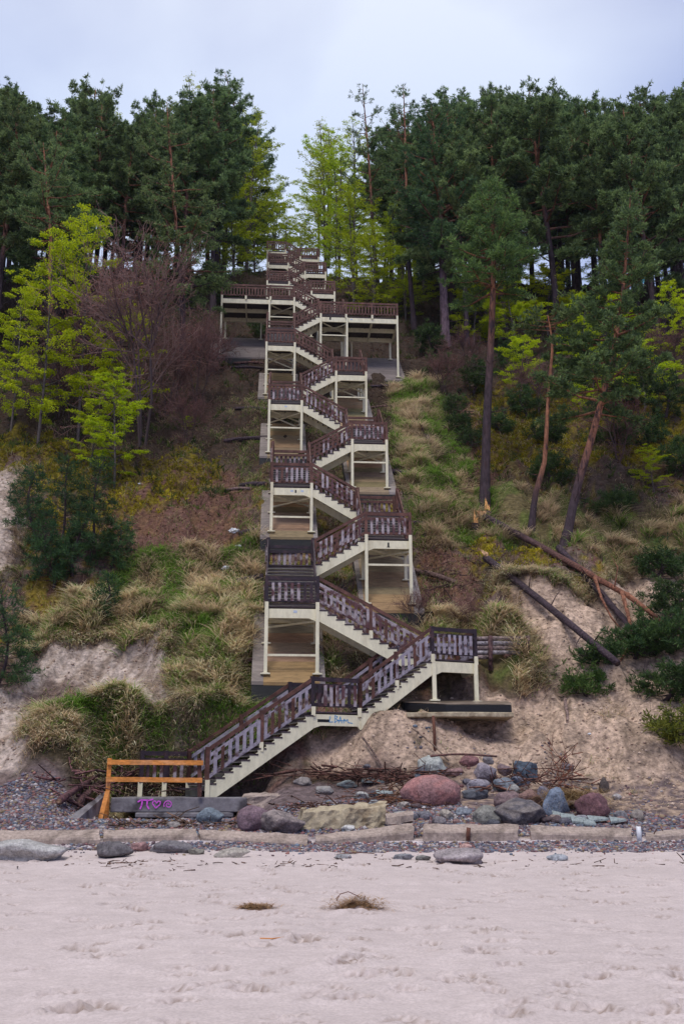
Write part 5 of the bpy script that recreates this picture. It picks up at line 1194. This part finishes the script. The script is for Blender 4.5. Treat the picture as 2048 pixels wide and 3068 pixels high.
# ------------------------------------------------------------------ fallen trunks, logs, stumps
def log(pa, pb, r, label, col=(.10, .06, .055), col2=None, up=(0., 0.), name='log', cat='log', group=None, bend=.04, r1=None, n=10, end=(.45, .28, .16), va=None, vb=None):
    A = at(pa[0], pa[1], va) if va else hit(*pa); B = at(pb[0], pb[1], vb) if vb else hit(*pb); A = A + np.array([0, 0, r + up[0]]); B = B + np.array([0, 0, (r1 or r) + up[1]]); t = np.linspace(0, 1, n)[:, None]
    P = A + (B - A) * t + np.array([0, 0, 1.]) * bend * np.sin(t * 3.1 * 1.3) ; P[:, 1] += bend * np.sin(t[:, 0] * 7)
    if n > 12:                                                       # a rigid trunk bridging the hollows: bring it forward until it clears the ground
        dl = 0
        while np.min((P[:, 2] - T(P[:, 0], P[:, 1]))[1:-1]) < r * .5 and dl < 4:
            dl += .2; A = at(pa[0], pa[1], hit(*pa)[1] - dl * .3); B = at(pb[0], pb[1], hit(*pb)[1] - dl); P = A + (B - A) * t; P[:, 2] += bend * np.sin(t[:, 0] * 4)
    c2 = col2 or col; ob = obj(name, tube_mesh(name, P - A, np.linspace(r, r1 or r * .85, n), 10, .10, int(pa[0]), col=lambda q: np.array(col) * (1 - q * q) + np.array(c2) * q * q, endcol=np.array(end)), M_log if group is None or True else None, None, label=label, cat=cat, group=group)
    ob.location = A; return ob, A, B
DK = (.055, .036, .045)
F1, a1, b1 = log((1450, 1548), (1875, 1780), .18, 'long fallen pine trunk, dark then orange, snapped at the tall pine and pointing down right', DK, (.26, .105, .06), up=(.35, .9), name='fallen_trunk', cat='fallen trunk', r1=.11, n=16)
def limbs(parent, O, segl, mt=M_log, col=(.28, .12, .07), name='branch'):
    for pts, r in segl:
        P = np.array(pts, float) - O; ob = obj(name, tube_mesh(name, P, np.linspace(r, r * .35, len(P)), 7, .06, 5, col=lambda t: np.array(col) * (1 - .3 * t)), mt, parent)
q = lambda x, y, dv=0: at(x, y, b1[1] + dv)
limbs(F1, a1, [([b1, q(1940, 1830, -.3), q(2000, 1880, -.8), q(2060, 1900, -1.2)], .12), ([q(1862, 1772), q(1880, 1840, -.5), q(1895, 1910, -1.0), q(1870, 1960, -1.4), q(1840, 2010, -1.7)], .09),
               ([q(1780, 1728, .4), q(1800, 1790, .2), q(1830, 1850, -.3), q(1870, 1900, -.6)], .07), ([q(1840, 1758), q(1850, 1700, .2), q(1830, 1665, .3)], .03)], name='branch')
m = MB(); A = a1; m.add([A + (-.22, -.1, .1), A + (.1, -.15, .25), A + (.0, -.1, -.12), A + (-.42, -.15, .26), A + (-.32, -.05, .04)], [[0, 1, 3], [0, 3, 4], [2, 4, 3], [1, 2, 3]], (.5, .28, .13)); m.build('splintered_end', M_log, F1, a1)
F2 = log((1672, 1640), (1895, 1885), .15, 'dark fallen trunk in the middle between the other two', DK, up=(.1, .6), name='fallen_trunk', cat='fallen trunk', r1=.12, n=14)
F3 = log((1455, 1672), (1850, 1985), .16, 'lowest dark fallen trunk lying straight down the sand face', DK, up=(.35, .25), name='fallen_trunk', cat='fallen trunk', r1=.12, end=(.10, .06, .05), n=14)
for (fo_, fa, fb), sd_n in ((F2, 5), (F3, 9)):
    rs = np.random.default_rng(sd_n)
    for k in range(9):
        t = rs.uniform(.15, .95); p = fa + (fb - fa) * t; d = unit(np.array([rs.normal(), -abs(rs.normal()) * .5, rs.normal()])); L_ = rs.uniform(.2, .9)
        limbs(fo_, fa, [([p, p + d * L_ * .6, p + d * L_ + (0, 0, -.1)], .028)], col=(.07, .045, .045), name='branch_stub')
m = MB(); A = F3[1]; m.add([A + (-.1, -.2, .1), A + (.1, -.15, .2), A + (.0, -.2, -.1), A + (-.35, -.15, .4)], [[0, 1, 3], [0, 3, 2], [1, 2, 3]], (.42, .26, .14)); m.build('splintered_end', M_log, F3[0], A)
def stump(x, y, r, h, label, spike=True):
    b = hit(x, y); e = empty('stump', tuple(b), label=label, cat='stump')
    obj('stump_wood', tube_mesh('stump_wood', [(0, 0, -.2), (0, 0, h * .5), (.02, 0, h)], [r * 1.25, r, r * .9], 9, .12, 3, col=lambda t: np.array(BK_D), endcol=np.array((.5, .28, .12))), M_log, e)
    if spike:
        m = MB(); m.add([(-r * .6, -r * .5, h * .8), (r * .5, -r * .7, h * .75), (r * .3, r * .4, h), (-.05, -.05, h + .75), (.12, -.1, h + .35)], [[0, 1, 3], [1, 2, 3], [2, 0, 3], [0, 1, 4], [1, 2, 4]], (.62, .32, .12)); m.build('splinter', M_log, e)
stump(1458, 1548, .28, .25, 'freshly snapped stump with tall pale splinter at the foot of the tall pine')
stump(1424, 1590, .2, .35, 'small dark stump with pale wood left of the fallen trunks', True)
stump(1524, 1600, .16, .2, 'small orange topped stump under the long fallen trunk', False)
stump(1272, 1612, .12, .22, 'small dark stump beside the second tower', False)

GLg = 'logs laid across the slope beside the stairs'
for k, (a, b, r, lb, c, kw) in enumerate([
    ((805, 1232), (700, 1228), .12, 'dark log at the left of the fifth tower', DK, {}), ((800, 1318), (668, 1326), .13, 'thin dark log left of the slab below the fifth tower', DK, {}),
    ((798, 1460), (718, 1462), .15, 'dark log left of the third tower slab', DK, {}), ((752, 1470), (674, 1474), .10, 'brownish log with cut end left of the third tower', (.14, .09, .085), {}),
    ((790, 1598), (716, 1606), .14, 'dark log left of the second slab above the dune grass', DK, {}), ((790, 1742), (690, 1762), .17, 'dark log half buried in dry grass left of the first tall tower', DK, {}),
    ((800, 1970), (733, 1990), .08, 'reddish bare log end left of the first tall tower', (.13, .07, .06), {}),
    ((1165, 1422), (1252, 1436), .17, 'short thick dark log in the grass right of the third tower', DK, {}), ((1110, 1162), (1218, 1158), .10, 'dark log edging right of the sixth tower', DK, {}),
    ((1105, 1225), (1190, 1220), .09, 'reddish log edging in the dry grass right of the fourth tower', (.14, .08, .07), {}), ((1238, 1718), (1365, 1752), .13, 'brown log slanting down right of the second tower', (.13, .08, .07), {}),
    ((1235, 1572), (1275, 1576), .10, 'small dark log beside the second tower', DK, {}), ((700, 1092), (790, 1090), .10, 'reddish log below the wide left platform', (.14, .07, .065), {}), ((690, 1104), (788, 1106), .10, 'darker log just under the reddish one below the wide left platform', DK, {}),
    ((1275, 1310), (1300, 1350), .15, 'dark log end pointing at the viewer in the brushwood', DK, {}), ((1365, 1380), (1400, 1470), .06, 'grey dead branch leaning in the brushwood right of the slope grass', (.2, .15, .16), {})]):
    log(a, b, r, lb, c, group=GLg if k < 99 else None)
# log retaining wall right of the turning landing
rw = empty('log_retaining_wall', (8, 37, 5), label='low retaining wall of stacked pale round logs right of the turning landing', cat='retaining wall'); ro = np.array([8, 37, 5.])
VR = hit(1500, 1992)[1] - .1
for i in range(5):
    y = 1913 + i * 14; x1 = 1580 if i < 3 else 1560 - (i - 3) * 90; A = at(1380, y + 2, VR) - ro; B = at(x1, y, VR) - ro; c = (.30, .27, .29) if i % 2 else (.24, .18, .17)
    obj('round_log', tube_mesh('round_log', [A, (A + B) / 2 + (0, 0, .01), B], [.085] * 3, 8, .04, i, col=lambda t, c=c: np.array(c), endcol=np.array((.35, .2, .14))), M_log, rw)
for x in (1468, 1580):
    A = at(x, 1985, VR - .15) - ro; B = at(x, 1905, VR - .15) - ro; obj('post', tube_mesh('post', [A - (0, 0, .3), B], [.09, .085], 8, .03, 2, col=lambda t: np.array((.11, .06, .06))), M_log, rw)
log((1510, 1978), (1575, 1955), .13, 'loose reddish log lying below the log retaining wall', (.13, .07, .06))
log((1694, 2126), (1700, 2170), .06, 'short weathered stake standing in the sand face', (.22, .15, .13), up=(.3, 0))
b = hit(1302, 2250); bar([b + (0, 0, -.3), b + (0, .02, .6), b + (-.02, .05, 1.1)], .05, M_rust, 'rusty pile under the broken concrete plate', 'rusty_pile', 'iron post')
# ring of dead brushwood beside the slope
def brush(name, cx, cy, w, h, n, label, seed, col=(.09, .05, .045), L=(.5, 1.6), r=.014, lift=.15, flat=.35, kind='stuff', cat='brushwood'):
    rg_ = np.random.default_rng(seed); A, B = [], []; O = hit(cx, cy)
    for i in range(n):
        p = hit(cx + rg_.normal() * w, cy + rg_.normal() * h) + np.array([0, 0, rg_.uniform(0, lift)]); d = unit(np.array([rg_.normal(), rg_.normal() * .6, rg_.normal() * flat]))
        l = rg_.uniform(*L); q1 = p + d * l * .5; d2 = unit(d + rg_.normal(size=3) * .25); q2 = q1 + d2 * l * .5; A += [p, q1]; B += [q1, q2]
        if rg_.random() < .6: A.append(q1); B.append(q1 + unit(d + rg_.normal(size=3) * .7) * l * .35)
    rr = np.abs(rg_.normal(size=len(A))) * r + .006; c = np.array(col)[None] * rg_.uniform(.5, 1.6, (len(A), 1)); v, f, c = segs(np.array(A) - O, np.array(B) - O, rr, rr * .7, 4, c)
    o = obj(name, mesh_np(name, v, f, c), M_log, None, label=label, cat=cat, kind=kind); o.location = O; return o
brush('brushwood', 1350, 1330, 50, 70, 150, 'tangle of dead dark brushwood on the slope left of the tall pine', 1)
brush('brushwood', 1370, 1760, 60, 60, 130, 'dry purple brown brushwood below the second tower on the right', 2, L=(.4, 1.1))
brush('driftwood_twigs', 1130, 2335, 95, 10, 150, 'reddish brown driftwood sticks heaped left of the big red boulder', 3, (.10, .045, .035), (.5, 2.0), .014, .25, .1)
brush('driftwood_twigs', 1200, 2400, 60, 14, 130, 'fine brown roots and twigs before the big red boulder', 4, (.14, .06, .035), (.3, 1.0), .008, .15, .15)
brush('driftwood_twigs', 530, 2476, 130, 4, 80, 'roots and sticks in the dark hollow under the graffiti slab', 5, (.13, .075, .05), (.2, .8), .010, .1, .2)
brush('driftwood_twigs', 290, 2370, 50, 18, 60, 'dark broken branches piled left of the orange fence', 6, (.12, .055, .055), (.6, 1.8), .03, .35, .2)
brush('driftwood_twigs', 430, 2372, 70, 10, 90, 'dark sticks washed up under the entry railing', 7, (.10, .05, .045), (.4, 1.2), .016, .3, .3)
brush('driftwood_twigs', 1600, 2370, 70, 18, 50, 'brown branches lying over the boulder heap', 8, (.13, .06, .045), (.6, 1.6), .014, .5, .3)
brush('brushwood', 1680, 2330, 16, 28, 60, 'rusty brown dead bush behind the steep blue grey boulder', 9, (.20, .075, .045), (.4, 1.1), .007, .3, 1.2)
log((175, 2425), (285, 2368), .10, 'dark red driftwood trunk pointing at the orange fence', (.11, .05, .055), up=(.1, .3)); log((232, 2424), (300, 2380), .11, 'shorter driftwood trunk with pale cut end beside the dark red one', (.12, .06, .06), up=(.05, .3))
log((1085, 2260), (1160, 2335), .035, 'slanting grey brown stick before the sand bank', (.15, .10, .085), up=(.5, .1)); log((1233, 2240), (1345, 2300), .03, 'pale crooked branch leaning over the pale green boulder', (.28, .2, .15), up=(.6, .2)); log((1290, 2322), (1490, 2318), .03, 'long straight brown stick lying over the boulders', (.14, .07, .06), up=(.45, .45), va=27.2, vb=27.4)
# seaweed clumps on the sand and dry grass mat over the dark red boulder
def weed(x, y, r, n, label, seed, cols=((.17, .09, .05), (.52, .34, .18)), lift=.16, L=(.05, .16), loc=None):
    rg_ = np.random.default_rng(seed); b = hit(x, y) if loc is None else np.array(loc); k = rg_.normal(size=(n, 2)) * np.array([r, r * .6]) * .45; lum = np.clip(.55 + 1.3 * pn(k[:, 0] * 9 + seed, k[:, 1] * 9, 90), 0, 1); k = k * (.7 + .6 * lum[:, None]) ; base = np.column_stack([k, rg_.random(n) * lift * lum])
    a = rg_.uniform(0, 6.28, n); d = np.stack([np.cos(a), np.sin(a), np.zeros(n)], 1); g = rg_.random((n, 1)); c = np.array(cols[0]) * (1 - g) + np.array(cols[1]) * g
    v, f, cc = blades(base, d, rg_.uniform(*L, n), rg_.uniform(.85, 1.5, n), rg_.uniform(.006, .014, n), c, c * 1.3, rg_, rg_.uniform(.1, .9, n)); o = obj('seaweed_clump', mesh_np('seaweed_clump', v, f, cc), M_grass, None, label=label, cat='seaweed'); o.location = b + (0, 0, .01); return o
weed(1070, 2724, .30, 1500, 'larger brown seaweed clump on the sand', 1); weed(1062, 2708, .2, 10, 'thin dark stalk bits beside the larger seaweed clump', 4, L=(.1, .3)); weed(765, 2722, .19, 600, 'smaller brown seaweed clump on the sand to the left', 2, lift=.05, L=(.05, .18))
b = hit(1018, 2700); bar([b + (-.05, 0, .0), b + (.0, 0, .09), b + (.12, .02, .12), b + (.26, 0, .06)], .006, M_rust, 'thin dark curved stalk left of the larger seaweed clump', 'stalk', 'stalk')
b = hit(792, 2818); bar([b + (-.05, 0, .02), b + (.08, 0, .015), b + (.22, .06, .02)], .006, M_orange, 'thin pale brown straw on the sand below the smaller seaweed clump', 'straw', 'straw')
p = hit(1735, 2440); weed(0, 0, .75, 2600, 'mat of dry brown grass draped over the dark red boulder', 3, ((.16, .10, .04), (.48, .34, .18)), .30, (.3, .9), loc=p + (.1, .9, .35))
b = hit(1010, 2560); bar([b, b + (.25, .05, .02), b + (.5, -.03, .03), b + (.8, .02, .01)], .008, M_rust, 'thin reddish twig lying at the edge of the sand', 'twig', 'twig')

# fallen crown and bushes at the right edge
def bush(x, y, H, Rm, label, seed, k=7, ca=(.022, .05, .02), cb_=(.08, .13, .035), lean=None, nb=34, wd=.045):
    b = hit(x, y); path = None
    if lean: path = [(0, 0, 0), (lean[0] * .5, lean[1] * .5, H * .55), (lean[0], lean[1], H)]
    return place_tree('pine_bush', pine(seed, H=H, cb=.03, Rm=Rm, path=path, r0=.07, nb=nb, snags=3, orange=2, shape='dome', sd=.8, wd=wd, dens=1.3, ca=ca, cb_=cb_), b + (0, 0, .1), label, 'bush', 'low pines and fallen tops at the right edge', mats_=PM)
bush(1960, 1960, 1.2, 1.6, 'dark green fallen pine top at the end of the orange trunk', 601, lean=(1.2, -.8)); bush(2020, 1860, 1.4, 1.5, 'dark pine top pressed against the right edge above the fallen crown', 602)
bush(1990, 2100, 1.0, 1.3, 'dark green fallen pine branches low at the right edge', 603, lean=(.8, -.8)); bush(1900, 1975, 1.0, 1.0, 'pine branches where the lowest fallen trunks end', 604, lean=(.3, -.5))
bush(2040, 2230, .9, 1.1, 'mossy green bush at the right edge above the sand foot', 605, ca=(.06, .08, .015), cb_=(.2, .2, .03)); bush(1755, 2085, .7, .8, 'low bright green pine shoots on the sand face', 606, ca=(.04, .09, .02), cb_=(.13, .20, .05)); bush(1800, 1990, .5, .6, 'small green pine tuft beside the foot of the lowest fallen trunk', 607)
bush(1980, 1730, .9, 1.2, 'low dark pine bush on the lip of the sand face', 608); bush(1400, 1350, 1.3, .7, 'small green pine left of the tall pine', 609, nb=26); bush(1345, 1240, 1.0, .6, 'tiny green pine above the brushwood', 610, nb=24); bush(1640, 1460, 1.8, .9, 'green young pine between the thin and the leaning pine', 611, nb=28)
bush(1840, 1330, .8, 1.4, 'low spreading pine on the mossy slope right', 612); bush(1830, 1540, .8, 1.0, 'low pine on the grassy shelf right of the leaning pine', 613); bush(1385, 1300, .9, .6, 'small pine beside the tall pine trunk', 614); bush(1930, 1120, 3.2, 1.5, 'half grown pine in the shade at the right edge', 615, wd=.06); bush(1700, 1060, 3.5, 1.6, 'half grown pine behind the thin curved pine', 616, wd=.06); bush(1290, 1060, 2.0, 1.1, 'half grown pine beside the stout trunk', 617, wd=.06)
bush(790, 1010, 1.2, .9, 'low green pine branch under the wide left platform', 618, nb=22); bush(700, 930, 1.5, 1.4, 'dark low pine left of the wide left platform', 619, wd=.06)
for k_, (x, y, H_, r_, lb) in enumerate(((1420, 1180, 2.2, 1.1, 'half grown pine left of the tall pine trunk'), (1530, 1120, 2.6, 1.2, 'half grown pine right behind the tall orange pine'), (1570, 1250, 1.8, 1.0, 'dark small pine on the moss between tall and thin pine'), (1720, 1180, 2.4, 1.2, 'half grown pine left of the leaning trunk'),
        (1800, 1150, 3.0, 1.4, 'half grown pine behind the leaning trunk'), (1880, 1220, 2.2, 1.2, 'dark pine shrub right of the leaning trunk'), (2000, 1250, 2.8, 1.4, 'dark pine thicket at the right edge on the moss'), (1930, 1340, 1.4, 1.1, 'low dark pine on the moss near the right edge'), (1490, 1300, 1.2, .8, 'small dark pine right of the tall pine'),
        (2040, 1420, 2.0, 1.2, 'dark pine at the right edge above the grassy shelf'), (1310, 1120, 1.6, .9, 'small pine just right of the wide right platform'), (1640, 1330, 1.3, .9, 'tiny pine behind the thin curved trunk'))):
    bush(x, y, H_, r_, lb, 640 + k_, wd=.05, nb=30)
for k_, (x, y, sc_, lb) in enumerate(((640, 1120, .45, 'bare twiggy shrub left of the wide left platform legs'), (560, 1330, .35, 'bare dark shrub at the right foot of the large bare tree'), (500, 1250, .6, 'bare stem thicket inside the large bare tree'), (180, 1250, .6, 'bare brown sapling between the yellow green beeches'), (1330, 1180, .4, 'bare brown shrub right of the wide right platform'),
        (1610, 1240, .45, 'bare brown shrub between the thin and tall pines'), (1850, 1380, .5, 'bare brown sapling on the right moss slope'), (1240, 1880, .2, 'dry purple shrub below the second tower on the right'), (1400, 1900, .2, 'dry brown shrub above the log retaining wall'))):
    b = hit(x, y); place_tree('bare_tree', bt[1], b, lb, 'bare tree', mats_=TM, rz=k_ * 1.3, crown='buds', scale=sc_)
# litter
for i, (x, y, w, lb) in enumerate(((702, 1595, .22, 'crumpled white plastic sheet beside the second slab'), (715, 1640, .12, 'torn grey plastic strip below the white sheet'), (680, 1705, .18, 'white plastic rag half buried in the grass'), (1765, 2204, .06, 'small white scrap on the right sand face'), (1197, 1235, .16, 'white crumpled scrap in the dry grass right of the fourth tower'), (418, 1452, .07, 'small white scrap on the mossy left bank'))):
    b = hit(x, y); V = I3V * np.array([w, w * .6, w * .5]); V = V * (1 + .7 * np.array([mnoise.noise(Vector(p * 3 + Vector((i * 5, 0, 0)))) for p in [Vector(q_) for q_ in I3V]])[:, None]); o = obj('plastic_scrap', mesh_np('plastic_scrap', V, I3F), M_white, None, label=lb, cat='litter'); o.location = b + (0, 0, .05)
b = at(1922, 832, hit(1690, 1640)[1] + .5); m = MB(); m.add([(-.06, 0, -.3), (.08, 0, -.28), (.22, .1, .05), (.05, .02, .12), (-.02, 0, .2), (-.1, .05, .0)], [[0, 1, 2, 3, 4, 5]], (1, 1, 1)); o = m.build('plastic_rag', M_teal, None, label='light blue plastic rag caught in the leaning pine', cat='litter'); o.location = b
sd2 = o.modifiers.new('thickness', 'SOLIDIFY'); sd2.thickness = .02

# ------------------------------------------------------------------ sea air
m = MB(); m.box(-120, 120, -60, 125, -3.2, 95); M_haze = bpy.data.materials.new('sea_haze'); M_haze.use_nodes = True
_n = M_haze.node_tree; _n.nodes.remove(_n.nodes['Principled BSDF']); _v = _n.nodes.new('ShaderNodeVolumePrincipled'); _v.inputs['Color'].default_value = (.80, .86, 1, 1); _v.inputs['Density'].default_value = .00010; _v.inputs['Anisotropy'].default_value = .2
_n.links.new(_v.outputs[0], _n.nodes['Material Output'].inputs['Volume'])
m.build('haze', M_haze, None, kind='stuff', label='thin bluish air over the shore and forest', cat='haze')

brush('beach_wrack', 900, 2590, 700, 8, 150, 'thin twigs and wrack strewn along the edge of the sand', 31, (.12, .07, .05), (.06, .3), .004, .02, .05)
brush('driftwood_twigs', 1000, 2425, 120, 12, 120, 'brown twigs among the pebbles left of the big red boulder', 32, (.11, .055, .04), (.2, .9), .009, .1, .1)
